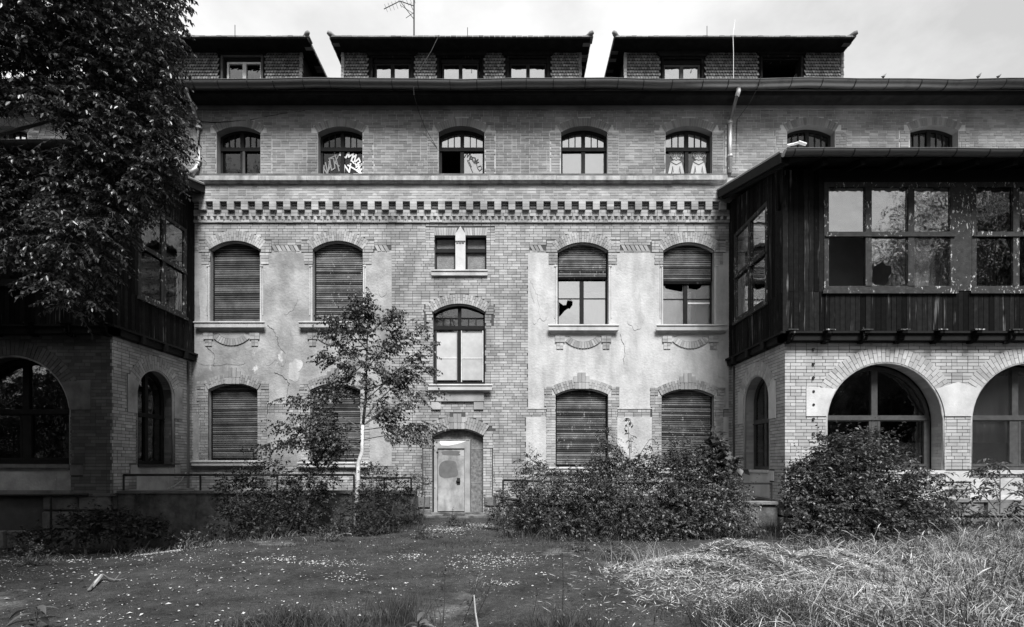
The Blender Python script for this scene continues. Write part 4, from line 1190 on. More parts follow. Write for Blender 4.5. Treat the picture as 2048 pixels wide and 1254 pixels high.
    for k, a in enumerate(arches):
        A2 = Arch(a.x0+.05, a.x1-.05, 1.38, a.zs, a.zc-.05)
        wo = window(FF, A2, -.40, root, fm=fm, gm='glass_dark' if k == 0 else 'glass_film', t=.09, mull=[A2.c], trans=2.70, mt=.15, fd=.09, name='arched_window', rowsplit=None)
        for sgn in (-1, 1):
            c0, c1 = (A2.x0+.10, A2.c-.09) if sgn < 0 else (A2.c+.09, A2.x1-.10)
            mb = MB(FF); mb.box(c0, c1, 1.48, 2.06, -.50, -.48); mb.build('particle_board', 'osb' , wo)
            mb = MB(FF); mb.prism([(c0-.01, 1.47), (c1+.01, 1.47), (c1+.01, 2.655), (c0-.01, 2.655)], -.44, -.385, [[(c0+.05, 1.53), (c1-.05, 1.53), (c1-.05, 2.60), (c0+.05, 2.60)]]); mb.build('sash_frame', fm, wo)
        if k == 1: cloth(FF, A2.x0+.1, A2.x1-.1, 1.5, 3.8, -.75, 'curtain', wo, 14, .05, n=120)
    A2 = sa.inset(.03); A2.zb = 1.38
    wo = window(FS, A2, -.28, root, fm=fm, gm='glass_dark', t=.08, mull=[A2.c], trans=2.72, mt=.12, fd=.08, name='arched_window')
    mb = MB(FS); mb.box(A2.x0+.1, A2.c-.1, 1.45, 1.95, -.40, -.38); mb.build('board', 'osb', wo)
    # timber storey ---------------------------------------------------
    PW = .08; Z0, Z1, ZT2 = 4.70, 5.76, 8.34
    zv = lambda u: 9.45 - (9.45-8.66)*min(max(u/(D+.55), 0), 1)       # underside of lean-to, measured from the wall
    groups = [(.90, 4.06), (4.47, 7.62)]
    swin = (.42, 2.42)
    plank_w = .125
    def plank_run(F, u0, u1, z0, z1, w, tops=None):
        n = max(1, round((u1-u0)/plank_w)); p = (u1-u0)/n
        for k in range(n):
            a_ = u0+k*p; zt_ = z1 if tops is None else tops(a_+p/2)-.02
            mb = MB(F); j = random.uniform(0, .009)
            mb.box(a_+.005, a_+p-.005, z0, zt_, w-.03, w+j); mb.build('plank', 'wood_dark', root)
    plank_run(FF, -PW, UE, Z0, Z1-.06, PW)
    plank_run(FF, -PW, groups[0][0], Z1-.06, ZT2+.3, PW)
    plank_run(FF, groups[0][1]+.04, groups[1][0]-.04, Z1, ZT2, PW-.03)
    mb = MB(FF); mb.box(-PW, UE, Z0, ZT2+.3, PW-.06, PW-.035)
    mb = MB(FF); mb.sheet([(-PW, Z0), (UE, Z0), (UE, ZT2+.35), (-PW, ZT2+.35)], PW-.036, [[(g0, Z1), (g1, Z1), (g1, ZT2), (g0, ZT2)] for g0, g1 in groups])
    mb.sheet([(0, Z0), (D+PW, Z0), (D+PW, 8.6), (0, 9.5)], PW-.036, [[(swin[0], 5.72), (swin[1], 5.72), (swin[1], 8.30), (swin[0], 8.30)]], F=FS)
    mb.build('sheathing', 'wood_black', root)
    mb = MB(FF); mb.box(groups[0][0], UE, ZT2, ZT2+.3, PW-.03, PW+.015); mb.build('head_board', 'wood_black', root)
    plank_run(FS, 0.0, D+PW, Z0, Z1-.06, PW)
    plank_run(FS, 0.0, swin[0], Z1-.06, 8.6, PW, tops=zv); plank_run(FS, swin[1], D+PW, Z1-.06, 8.6, PW, tops=zv)
    plank_run(FS, swin[0], swin[1], 8.32, 8.7, PW, tops=zv)
    mb = MB(FF); mb.box(-PW-.03, -PW+.10, Z0, 8.5, PW-.02, PW+.035); mb.build('corner_board', 'wood_dark', root)
    # windows of the timber storey
    for gi, (g0, g1) in enumerate(groups):
        ar = Arch(g0, g1, Z1-.04, ZT2, ZT2); n = 3; t = .11; mt = .15
        inw = g1-g0-2*t; cw = (inw-2*mt)/3; ml = [g0+t+cw+mt/2, g0+t+2*cw+1.5*mt]
        hl = {}
        opn = ()
        if gi == 0:
            c2 = ml[0]+mt/2; hl = {1: [(c2+.03, 5.95), (c2+.12, 5.86), (c2+.22, 5.89), (c2+.33, 5.84), (c2+.42, 5.93), (c2+.44, 6.06), (c2+.52, 6.15), (c2+.50, 6.32), (c2+.38, 6.33), (c2+.30, 6.42), (c2+.18, 6.36), (c2+.07, 6.3), (c2+.04, 6.1)]}
            opn = (0,)
            if sx < 0: hl = {}; opn = ()
        gm_ = 'glass_clear' if gi == 0 and sx > 0 else 'glass_dark'
        wo = window(FF, ar, PW+.02, root, fm='frame_peeling' if sx > 0 else 'frame_dark', gm=gm_, t=t, mull=ml, trans=7.09, mt=mt, fd=.08, open_=opn, holes=hl, name='casement_window')
        if gi == 0 and sx > 0:
            c3 = ml[1]+mt/2
            mb = MB(FF); mb.prism([(c3+.02, 7.3), (c3+.35, 7.5), (c3+.45, 7.8), (c3+.2, 8.05), (c3+.02, 7.9)], PW-.35, PW-.345); mb.build('broken_pane', 'room', wo)
            cloth(FF, c3+.38, c3+.92, 5.8, 7.0, PW-.5, 'curtain', wo, 2, .05)
        mb = MB(FF); mb.box(g0-.05, g1+.05, Z1-.12, Z1-.045, PW-.03, PW+.06); mb.build('window_board', 'frame_peeling' if sx > 0 else 'frame_dark', root)
    mb = MB(FF); mb.box(groups[0][1]+.0, groups[1][0], Z1-.04, ZT2, PW-.02, PW+.012); mb.build('window_post', 'frame_peeling' if sx > 0 else 'frame_dark', root)
    ar = Arch(swin[0], swin[1], 5.70, 8.30, 8.30)
    wo = window(FS, ar, PW+.02, root, fm='frame_peeling', gm='glass_clear' if sx > 0 else 'glass_dark', t=.10, mull=[ar.c], trans=7.04, mt=.13, fd=.08, name='casement_window')
    mb = MB(FS); mb.box(swin[0]-.03, swin[1]+.03, 5.62, 5.70, PW-.03, PW+.06); mb.build('window_board', 'frame_peeling', root)
    mb = MB(FS); mb.box(ar.x0+.13, ar.x0+.32, 5.85, 7.0, -.2, -.19); mb.build('curtain', 'curtain', wo)
    # base beam, brackets
    mb = MB(FF); mb.box(-PW-.06, UE, 4.50, 4.70, -.1, PW+.10); mb.box(-PW-.10, UE, 4.66, 4.71, PW+.10, PW+.15); mb.build('base_beam', 'wood_black', root)
    mb = MB(FS); mb.box(0, D+PW+.10, 4.50, 4.70, -.1, PW+.06); mb.box(0, D+.2, 4.66, 4.71, PW+.06, PW+.12); mb.build('base_beam', 'wood_black', root)
    for k in range(9):
        u = .02+.885*k
        mb = MB(FF); mb.prism([(PW-.05, 4.70), (PW+.26, 4.70), (PW+.26, 4.64), (PW+.18, 4.60), (PW+.16, 4.52), (PW+.06, 4.45), (PW-.05, 4.44)], u-.06, u+.06, F=lambda a_, b_, c_: FF(c_, b_, a_))
        br = mb.build('bracket', 'wood_dark', root)
        mb = MB(FF); mb.box(u-.12, u+.12, 4.70, 4.73, PW-.05, PW+.28); mb.build('bracket_cap', 'frame_peeling' if sx > 0 else 'wood_dark', br)
    for k in range(3):
        u = .6+.9*k; mb = MB(FS); mb.box(u-.05, u+.05, 4.46, 4.66, PW, PW+.16); mb.build('bracket', 'wood_black', root)
    # roof: lean-to slab, rafters, gutter, barge board
    OVF, OVS = .70, .45
    zw, zg = 9.68, 8.58
    G = D+OVF
    fn = lambda u: zw-(zw-zg)*u/G
    mb = MB(lambda u, v, w: FF(u, v, 0)); V = []
    for (u, dd) in ((-OVS, 0), (UE, 0), (UE, G), (-OVS, G)):
        V += [(sx*(X0+u), -dd, fn(dd)+dz), (sx*(X0+u), -dd, fn(dd)+.10+dz)]
    mb.v = V; mb.f = [(0, 2, 4, 6), (1, 7, 5, 3), (0, 1, 3, 2), (2, 3, 5, 4), (4, 5, 7, 6), (6, 7, 1, 0)]
    rf = mb.build('roof', 'soffit', root)
    mb = MB(); V = []
    for dd in (-.0, G+.02):
        for o_, z_ in ((-.02, -.12), (-.02, .13), (.03, .13), (.03, -.12)): V.append((sx*(X0-OVS-o_), -dd, fn(dd)+z_+dz))
    mb.v = V; mb.f = [(0, 1, 2, 3), (7, 6, 5, 4), (0, 4, 5, 1), (1, 5, 6, 2), (2, 6, 7, 3), (3, 7, 4, 0)]; mb.build('barge_board', 'frame_dark', rf)
    mb = MB(); mb.tube([(sx*(X0-OVS-.02), -dd, fn(dd)+.14+dz) for dd in (0, G*.5, G+.03)], .035, 6); mb.build('verge_flashing', 'zinc', rf)
    mb = MB(); V = []
    for (u, dd) in ((-OVS, 0), (UE, 0), (UE, G+.03), (-OVS, G+.03)):
        V += [(sx*(X0+u), -dd, fn(dd)+.103+dz), (sx*(X0+u), -dd, fn(dd)+.125+dz)]
    mb.v = V; mb.f = [(0, 2, 4, 6), (1, 7, 5, 3), (0, 1, 3, 2), (2, 3, 5, 4), (4, 5, 7, 6), (6, 7, 1, 0)]; mb.build('roofing_felt', 'zinc' if sx > 0 else 'roof_dark', rf)
    for k in range(10):
        u = -.3+.88*k; mb = MB(); V = []
        for dd in (.1, G-.03):
            for a_, z_ in ((-.05, -.001), (.05, -.001), (.05, -.15), (-.05, -.15)): V.append((sx*(X0+u+a_), -dd, fn(dd)+z_+dz))
        mb.v = V; mb.f = [(0, 1, 2, 3), (7, 6, 5, 4), (0, 4, 5, 1), (1, 5, 6, 2), (2, 6, 7, 3), (3, 7, 4, 0)]; mb.build('rafter', 'wood_black', rf)
    mb = MB(); mb.tube([FS(D-.1, 7.75, PW+.03), FS(D+.4, 8.45, OVS-.05)], .05, 4); mb.build('strut', 'wood_dark', rf)
    gutter(FF, -OVS, UE, fn(G)+.08, OVF+.12, .115, rf, .75, .008)
    mb = MB(FF); mb.prism([(OVF+.12+.115*math.cos(math.pi+math.pi*j/10), fn(G)+.08+.115*math.sin(math.pi+math.pi*j/10)) for j in range(11)], -OVS-.012, -OVS, F=lambda a_, b_, c_: FF(c_, b_, a_)); mb.build('gutter_end', 'zinc', rf)
    # inside of the timber storey
    mb = MB(FF); mb.box(-.05, UE, 4.55, 4.70, -D, 0); mb.build('inner_floor', 'room', root)
    mb = MB(FF); mb.box(-.05, UE, 8.38, 8.46, -D+.01, .04); mb.build('inner_ceiling', 'room_pale', root)
    mb = MB(FF); mb.box(4.3, 4.4, 4.70, 8.38, -D, -.6); mb.build('inner_wall', 'room_pale', root)
    mb = MB(FF); mb.box(.8, 1.5, 4.70, 7.0, -D+.01, -D+.05); mb.build('inner_door', 'wood_black', root)
    mb = MB(FF); mb.box(-.05, UE, -.2, 4.45, -D+.2, -D+.25); mb.build('inner_wall', 'room', root)
    mb = MB(FF); mb.box(UE, UE+.1, -1, 8.6, -D, 0); mb.build('end_wall', 'wood_dark', root)
    if sx > 0:
        for z in (640+160/2.725, 640+240/2.725, 640+315/2.725, 640+390/2.725, 640+462/2.725, 640+540/2.725, 640+618/2.725):
            c = PX(1440+507/2.725, z, D); mb = MB(FF)
            mb.tube([(c.x, c.y+.01, c.z), (c.x, c.y-.035, c.z)], .032, 8); mb.build('bolt', 'iron', root)
    return root
WR = wing(1, 6.652, 3.135, 0.0, 'right veranda, dark timber storey with broken peeling casements over pale brick arches')
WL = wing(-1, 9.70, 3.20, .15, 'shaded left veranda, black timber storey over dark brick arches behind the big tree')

# ------------------------------------------------------------------ low walls and railings
def low_wall(pts, top, thick, label):
    r = thing('retaining_wall', label, 'wall', (pts[0][0], pts[0][1], 0))
    for k in range(len(pts)-1):
        a, b = Vector((*pts[k], 0)), Vector((*pts[k+1], 0)); d = (b-a).normalized(); n = Vector((-d.y, d.x, 0))
        if n.y < 0: n = -n
        L_ = (b-a).length; N_ = max(1, int(L_/1.6))
        for i in range(N_):
            p, q = a+d*(L_*i/N_), a+d*(L_*(i+1)/N_-.012)
            mb = MB(); z0 = -1.0; V = []
            for c in (p, q, q+n*thick, p+n*thick): V += [(c.x, c.y, z0), (c.x, c.y, top)]
            mb.v = V; mb.f = [(0, 2, 4, 6), (1, 7, 5, 3), (0, 1, 3, 2), (2, 3, 5, 4), (4, 5, 7, 6), (6, 7, 1, 0)]; mb.build('wall_section', 'concrete', r)
            mb = MB(); V = []
            for c in (p-n*.05, q-n*.05, q+n*(thick+.05), p+n*(thick+.05)): V += [(c.x, c.y, top+.002), (c.x, c.y, top+.07)]
            mb.v = V; mb.f = [(0, 2, 4, 6), (1, 7, 5, 3), (0, 1, 3, 2), (2, 3, 5, 4), (4, 5, 7, 6), (6, 7, 1, 0)]; mb.build('coping', 'plinth_stone', r)
    return r
def railing(pts, z0, z1, label, nposts=3):
    r = thing('railing', label, 'railing', (pts[0][0], pts[0][1], z0))
    mb = MB(); mb.tube([(x, y, z1+dz_) for x, y, dz_ in pts], .028, 8); mb.build('handrail', 'iron', r, smooth=True)
    for k in range(nposts+1):
        t = k/nposts*(len(pts)-1); i = min(int(t), len(pts)-2); f = t-i
        x = pts[i][0]*(1-f)+pts[i+1][0]*f; y = pts[i][1]*(1-f)+pts[i+1][1]*f; z = pts[i][2]*(1-f)+pts[i+1][2]*f
        mb = MB(); mb.tube([(x, y, z0-.05), (x, y, z1+z)], .024, 8); mb.build('post', 'iron', r)
    return r
dL = 3.15
xa, xb = U(236, dL), U(705, dL); zt = H(987, dL)
low_wall([(xa, -dL), (xb, -dL)], zt, .25, 'long low rough retaining wall left of the door, from the shaded veranda to the birch')
low_wall([(U(712, 1.7), -1.7), (U(832, 1.7), -1.7)], H(988, 1.7), .25, 'short low wall just left of the pale door, behind the birch')
railing([(xa+.05, -dL+.12, 0), (xb, -dL+.12, 0)], zt+.07, H(950, dL), 'long dark iron railing on the low wall left of the door, below the shuttered windows', 3)
railing([(U(712, 1.7), -1.6, 0), (U(821, 1.7), -1.6, 0)], H(983, 1.7), H(956, 1.7), 'short iron railing just left of the pale door', 2)
dR = 2.95
low_wall([(U(1012, dR), -dR), (U(1556, dR), -dR)], H(1009, dR), .25, 'low rough retaining wall right of the door, mostly hidden behind the bushes')
railing([(U(1006, dR), -dR+.12, .08), (U(1150, dR), -dR+.12, .03), (U(1300, dR), -dR+.12, 0), (U(1548, dR), -dR+.12, 0)], H(1003, dR), H(967, dR), 'iron railing right of the door, running above the bushes to the right veranda', 4)
mb = MB(); mb.tube([PX(x, y, 3.2) for x, y in ((988, 990), (1000, 992), (1012, 997), (1040, 1002), (1080, 1003))], .035, 8); tag(mb.build('iron_pipe', 'iron'), 'bent dark iron pipe on the ground right of the door', 'pipe')
mb = MB(); mb.tube([PX(x, y, 3.35) for x, y in ((0, 990), (120, 990), (176, 989))], .03, 8)
for x in (102,): mb.tube([PX(x, 990, 3.35), PX(x, 1085, 3.35)], .025, 6)
tag(mb.build('pipe_rail', 'iron'), 'thin dark pipe rail in front of the shaded stone plinth at far left', 'railing')

# door step, grate
mb = MB(); mb.box(U(850, 0), U(985, 0), -.75, -.06, -.1, .02); tag(mb.build('door_step', 'concrete'), 'flat worn concrete step in front of the pale door', 'step')
gr = thing('foot_grate', 'rusty iron foot grate set in the step before the pale door', 'grate', (U(905), -.45, .02))
mb = MB(); x0, x1, y0, y1 = U(890), U(932), -.62, -.28
for a in ((x0, x1, y0, y0+.02), (x0, x1, y1-.02, y1), (x0, x0+.02, y0+.021, y1-.021), (x1-.02, x1, y0+.021, y1-.021)): mb.box(a[0], a[1], a[2], a[3], .022, .034)
mb.build('frame', 'iron', gr)
for k in range(12):
    x = x0+.045+k*(x1-x0-.09)/11; mb = MB(); mb.box(x-.006, x+.006, y0+.021, y1-.021, .022, .032); mb.build('bar', 'iron', gr)

# roof things
AN = thing('television_antenna', 'thin rooftop television antenna standing on the middle dormer roof', 'antenna', tuple(PX(828, 75, -1.5)))
base = PX(828, 60, -1.5)
k = 17.5/FP
mb = MB(); mb.tube([(base.x, 1.5, base.z-.6), (base.x, 1.5, H(-8, -1.5))], .025, 6); mb.build('mast', 'iron', AN)
mb = MB(); mb.tube([PX(768, 18, -1.3), PX(800, 2, -1.5), PX(828, 12, -1.6)], .014, 5); mb.tube([PX(800, 2, -1.5), PX(829, 40, -1.5)], .012, 5); mb.build('boom', 'iron', AN)
for t in range(9):
    x, y = 772+t*7, 16-t*2.2
    mb = MB(); mb.tube([PX(x-3, y-8, -1.0), PX(x+3, y+8, -1.9)], .006, 4); mb.build('element', 'iron', AN)
for q in ((800, 10, 828, 28), (812, 36, 829, 24), (820, 6, 826, 20)):
    mb = MB(); mb.tube([PX(q[0], q[1], -1.3), PX(q[2], q[3], -1.6)], .009, 4); mb.build('element', 'iron', AN)
for x, y0, y1, lb in ((470, 50, 70, 'thin lightning rod on the left dormer roof'), (935, 55, 70, 'thin lightning rod on the middle dormer roof, right of the antenna'), (1414, 52, 70, 'thin lightning rod on the right dormer roof')):
    mb = MB(); mb.tube([PX(x, y0, .2), PX(x, y1+4, .2)], .010, 5); tag(mb.build('lightning_rod', 'iron'), lb, 'lightning rod')
mb = MB(); mb.tube([PX(x, y, .36) for x, y in ((1470, 40), (1466, 70), (1467, 105), (1467, 160))], .009, 5); tag(mb.build('cable', 'zinc'), 'thin cable hanging down the right dormer face between its windows', 'cable')
mb = MB(); mb.tube([PX(x, y, d_) for x, y, d_ in ((878, 70, .4), (862, 103, .5), (840, 138, .7), (826, 158, .85), (828, 190, .85), (838, 225, .5), (850, 255, .25), (876, 300, .13))], .008, 5); tag(mb.build('cable', 'iron'), 'loose thin cable hanging from the middle dormer down past the gutter to the centre window', 'cable')
mb = MB(); mb.tube([PX(x, y, d_) for x, y, d_ in ((372, 240, .2), (430, 245, .15), (500, 240, .13), (560, 228, .13), (610, 221, .13))], .012, 5); tag(mb.build('cable', 'iron'), 'dark sagging cable under the eaves at left', 'cable')
mb = MB(); mb.tube([PX(x, y, d_) for x, y, d_ in ((1522, 153, .95), (1518, 170, .9), (1500, 205, .5), (1474, 240, .16), (1471, 340, .13))], .009, 5); tag(mb.build('cable', 'iron'), 'dark cable looping from the gutter beside the white downpipe top', 'cable')
mb = MB(); mb.tube([PX(x, y, 3.0) for x, y in ((372, 945), (362, 962), (348, 972), (335, 977))], .012, 5); tag(mb.build('cable', 'zinc_white'), 'pale loose cable end hanging by the left veranda corner', 'cable')
# birds' worth of tile ends on the roof line at right
for i, (x, s_) in enumerate(((1768, 5), (1958, 6), (1998, 4))):
    mb = MB(); c = PX(x, 153, .5); mb.v = [(c.x-.09, c.y, c.z), (c.x+.05, c.y+.1, c.z), (c.x+.08, c.y, c.z+.02*s_), (c.x+.02, c.y-.03, c.z)]; mb.f = [(0, 1, 2), (1, 3, 2), (3, 0, 2), (0, 3, 1)]
    mb.build('loose_tile', 'tile', B)
mb = MB(); mb.tube([PX(1574, 291, 3.2), PX(1588, 288, 3.2), PX(1602, 284, 3.3)], .028, 6); mb.tube([PX(1597, 284, 3.3), PX(1612, 289, 3.3)], .036, 6); tag(mb.build('pipe_offcut', 'zinc_white'), 'pale pipe offcut lying on the right veranda roof', 'pipe')
# ================================================================== PLANTS
def norm(a): return a/np.maximum(np.linalg.norm(a, axis=-1, keepdims=True), 1e-6)
def leaves(P, Dn, size, m, name, parent=None, asp=.5, fold=.25, jit=.6, twigs=None, droop=0.0):
    """P points, Dn leaf directions (tip), one folded leaf (two quads' worth: 2 triangles pairs) each"""
    n = len(P); rnd = RNG.normal(size=(n, 3))
    t = norm(Dn + rnd*jit*.5 + np.array([0, 0, -droop])); up = norm(np.array([0, 0, 1.0]) + RNG.normal(size=(n, 3))*jit*.6)
    s = norm(np.cross(t, up)); nn = np.cross(s, t)
    L_ = (size*RNG.uniform(.65, 1.25, n))[:, None]
    a = P; b = P + t*L_*.45 + s*L_*asp*.5 + nn*L_*fold*.35; c = P + t*L_ - nn*L_*.10; d_ = P + t*L_*.45 - s*L_*asp*.5 + nn*L_*fold*.35
    V = np.stack([a, b, c, d_], 1).reshape(-1, 3)
    i = np.arange(n)[:, None]*4
    F = np.concatenate([i+np.array([[0, 1, 2]]), i+np.array([[0, 2, 3]])], 0)
    # keep triangles of one leaf joined (shared vertices) so that each leaf is one island
    o = npmesh(name, V, F, m, parent); return o
def shoots(O, Dr, length, K, droop, spread=.35):
    """leaf points along drooping shoots. returns P, D and the shoot lines"""
    n = len(O); t = np.linspace(.12, 1, K)[None, :, None]
    Dr = norm(Dr); L_ = (length*RNG.uniform(.6, 1.3, n))[:, None, None]
    g = np.array([0, 0, -1.0])
    P = O[:, None, :] + Dr[:, None, :]*L_*t + g*droop*L_*t**2
    T = norm(Dr[:, None, :] + 2*g*droop*t)
    side = norm(np.cross(T, np.array([0, 0, 1.0])) + 1e-3)
    sg = np.where(np.arange(K) % 2 == 0, 1, -1)[None, :, None]
    D_ = norm(T*.6 + side*sg*.8 + RNG.normal(size=T.shape)*spread)
    return P.reshape(-1, 3), D_.reshape(-1, 3), P
def twigmesh(lines, r, name, m, parent):
    """thin three-sided twigs along each line (n,K,3)"""
    n, K, _ = lines.shape
    idx = [0, K//2, K-1]; A = lines[:, idx, :]
    offs = np.array([[1, 0, .3], [-.5, .86, -.3], [-.5, -.86, 0]])*r
    V = (A[:, :, None, :] + offs[None, None]*np.array([1, .7, .3])[None, :, None, None]).reshape(-1, 3)
    F = []
    base = (np.arange(n)*9)[:, None]
    for k in range(2):
        for j in range(3):
            a, b = k*3+j, k*3+(j+1) % 3; F.append(base+np.array([[a, b, b+3, a+3]]))
    o = npmesh(name, V, np.concatenate(F, 0), m, parent); o['kind'] = 'stuff'; return o
def in_frame_side(P, d):  # picture coordinates of world points
    Z = P[:, 1]+ZC; return 1024+P[:, 0]*FP/Z, 930-(P[:, 2]-1.5)*FP/Z

# ---- the big tree at left, in front of the dark veranda ---------------
TL = thing('broadleaf_tree', 'huge dark leafy tree hanging over the left veranda and out of the picture', 'tree', (-10.6, -8.2, -.3))
mb = MB()
mb.tube([(-10.6, -8.2, -.6), (-10.5, -8.2, 1.5), (-10.3, -8.0, 4.5), (-10.0, -8.1, 8), (-9.7, -8.2, 11), (-9.6, -8.2, 14)], [.5, .38, .33, .27, .18, .08], 10); mb.build('trunk', 'bark', TL, smooth=True)
limbs = [((-10.3, -8.0, 4.6), (-8.8, -7.6, 6.6), (-7.4, -7.2, 7.3)), ((-10.2, -8.0, 6), (-8.5, -6.8, 8.2), (-6.8, -6.4, 9.2)), ((-10, -8, 7.6), (-8.2, -8.4, 9.8), (-6.6, -8.2, 11)), ((-10.3, -8, 5), (-9.4, -6.2, 6.2), (-8.8, -5.3, 6.4)),
         ((-9.9, -8.1, 9), (-8.6, -7.5, 11.5), (-7.4, -7.3, 13)), ((-10.3, -8, 4.5), (-9.2, -8.8, 5.5), (-8.2, -9.2, 5.6)), ((-10.1, -8, 7), (-12, -7.4, 9), (-13.5, -7, 10)), ((-10.1, -8, 6), (-11.5, -9.4, 8), (-12.5, -10.5, 9))]
for q in limbs:
    mb = MB(); mb.tube(q, [.09, .05, .015], 7); mb.build('limb', 'bark', TL, smooth=True)
def crown_points(blobs, n, shell=.45):
    vol = np.array([b[3]*b[4]*b[5] for b in blobs])**.62; pr = vol/vol.sum(); k = RNG.choice(len(blobs), n, p=pr)
    Bq = np.array(blobs)[k]; d = norm(RNG.normal(size=(n, 3))); r = RNG.uniform(shell, 1, n)[:, None]**.6
    return Bq[:, :3] + d*r*Bq[:, 3:6], d
# crown lumps (x, y, z, rx, ry, rz)
def zpt(px, py, Z): return (px-1024)*Z/FP, Z-ZC, 1.5+(930-py)*Z/FP
lump = []
for px, py, Z, r in ((300, 60, 8.6, .75), (240, 20, 8.2, .9), (330, 120, 8.4, .45), (120, 60, 8.6, 1.0), (60, 20, 8.0, 1.0), (190, 130, 8.8, .85), (270, 190, 8.6, .85), (330, 240, 8.5, .5), (345, 175, 8.4, .25),
                     (60, 210, 8.4, .55), (0, 120, 8.2, .7), (220, 260, 8.8, .9), (300, 300, 8.6, .65), (345, 310, 8.5, .28), (160, 240, 8.0, .55), (120, 300, 8.4, .3), (210, 340, 8.6, .7), (270, 355, 8.4, .5), (315, 345, 8.5, .28),
                     (190, 420, 8.5, .55), (140, 400, 8.8, .35), (240, 420, 8.4, .35), (120, 470, 8.6, .5), (60, 430, 8.4, .35), (170, 480, 8.2, .45), (150, 540, 8.5, .35), (110, 570, 8.4, .28), (190, 520, 8.6, .3), (150, 605, 8.5, .22), (180, 595, 8.4, .18), (20, 480, 8.2, .3), (10, 400, 8.6, .45), (80, 360, 8.7, .45), (250, 390, 8.8, .35), (30, 330, 8.5, .5), (200, 380, 9.0, .5), (60, 500, 8.5, .3), (210, 460, 9.0, .35), (150, 180, 9.6, 1.1), (250, 120, 9.6, .9),
                     (30, 60, 9.5, 1.2), (150, 20, 9.6, 1.2), (280, 330, 9.2, .5), (355, 30, 8.4, .22), (358, 100, 8.4, .12), (-60, 250, 8.2, 1.0), (-120, 60, 8.5, 1.5), (-80, 420, 8.4, .7), (60, -120, 8.5, 1.6), (260, -100, 8.6, 1.2), (-200, 300, 8.5, 1.3)):
    x, y, z = zpt(px, py, Z); lump.append((x, y, z, r, r*1.15, r*.8))
lump += [(-12.5, -8.5, 9.5, 2.6, 2.6, 2.4), (-11, -10.5, 8, 2, 2, 1.8), (-12, -6.5, 11.5, 2.6, 2.4, 2), (-13.5, -9, 7, 2, 2.2, 1.6), (-10, -8, 13, 3, 3, 1.8), (-13, -5.5, 8.0, 2, 1.5, 2.2)]
O, dd = crown_points(lump, 21000, .25)
fx, fy = in_frame_side(O, None)
lim = np.interp(fy, [0, 60, 150, 250, 330, 400, 470, 560, 640], [352, 335, 330, 350, 352, 280, 235, 195, 160])+RNG.normal(0, 9, len(O))
def crown_gap(fx, fy):
    g = np.zeros(len(fx))
    for x, y, rx, ry, s in ((40, 258, 78, 36, 1.6), (110, 275, 40, 26, .9), (60, 150, 120, 16, .8), (150, 128, 22, 16, .9), (230, 60, 20, 14, .5), (20, 60, 18, 12, .5)):
        g = np.maximum(g, s*np.exp(-(((fx-x)/rx)**2+((fy-y)/ry)**2)**1.5))
    return g
keep = (fx < lim) & (RNG.random(len(fx)) > crown_gap(fx, fy)); O = O[keep]; dd = dd[keep]

P, Dl, ln = shoots(O, dd*np.array([1, 1, .3])+np.array([.35, 0, .1]), .34, 11, .5)
gx, gy = in_frame_side(P, None); keep = RNG.random(len(P)) > crown_gap(gx, gy); P = P[keep]; Dl = Dl[keep]
leaves(P, Dl, .082, 'leaf_tree', 'crown', TL, asp=.5, droop=.5)
twigmesh(ln, .006, 'twigs', 'twig', TL)

# ---- trees behind the photographer, some mirrored in the panes, some added for shade ----------------------
def back_tree(loc, s, label, src=None):
    t = thing('broadleaf_tree', label, 'tree', loc)
    mb = MB(); mb.tube([(0, 0, 0), (.1, 0, 4), (0, .1, 8*s), (0, 0, 12*s)], [.4, .3, .2, .06], 8); o = mb.build('trunk', 'bark', t); o.matrix_parent_inverse = Matrix()
    if src is None:
        O, dd = crown_points([(0, 0, 8, 3.6, 3.6, 3), (1.8, 1, 6, 2.4, 2.4, 1.8), (-2, -.5, 6.5, 2.4, 2.4, 2), (.3, 0, 11, 2.4, 2.4, 2.2), (2, -1, 9.5, 2, 2, 1.8)], 2600, .3)
        P, Dl, ln = shoots(O, dd, .7, 7, .35); c = leaves(P, Dl, .26, 'leaf_tree', 'crown', t, droop=.4)
    else: c = link('crown', src.data, t)
    c.matrix_parent_inverse = Matrix(); c.scale = (s, s, s)
    return c
c0 = back_tree((23.5, -19.0, 0), 1.3, 'tall leafy tree behind the viewer, mirrored in the right veranda panes')
back_tree((-7.0, -22.0, 0), 1.0, 'leafy tree behind the viewer, mirrored in the left windows', c0)
back_tree((-18.5, -12.0, 0), 1.4, 'tall unseen tree added beyond the left edge to darken the left side', c0)  # unseen tree, added to block sky light on the left
back_tree((-13.0, -18.0, 0), 1.4, 'tall unseen tree added behind the viewer at left to shade the left corner', c0)  # unseen tree, added for shade over the left corner
for i, (x, y, s) in enumerate(((-30, -34, 1.0), (-21, -37, .9), (-12.5, -35, 1.0), (-4, -38, .95), (4.5, -36, .85), (13, -38, 1.0), (24, -35, .95), (34, -37, 1.0))):
    back_tree((x, y, 0), s, ('leftmost', 'second', 'third', 'fourth', 'fifth', 'sixth', 'seventh', 'rightmost')[i]+' of eight unseen park trees added behind the viewer to darken the panes', c0)  # row added so low panes mirror trees instead of bright horizon
ang = RNG.uniform(math.radians(128), math.radians(412), 60000); rad = RNG.normal(41, 2.2, len(ang)); hh = RNG.uniform(0, 1, len(ang))**.8*(11+2.5*np.sin(ang*7)+1.5*np.sin(ang*19+1))
ok = (rad*np.sin(ang)-16 < -6) | (np.abs(rad*np.cos(ang)) > 30)
Pw = np.stack([rad*np.cos(ang), rad*np.sin(ang)-16, hh], 1)[(rad*np.sin(ang)-16 < -2)]
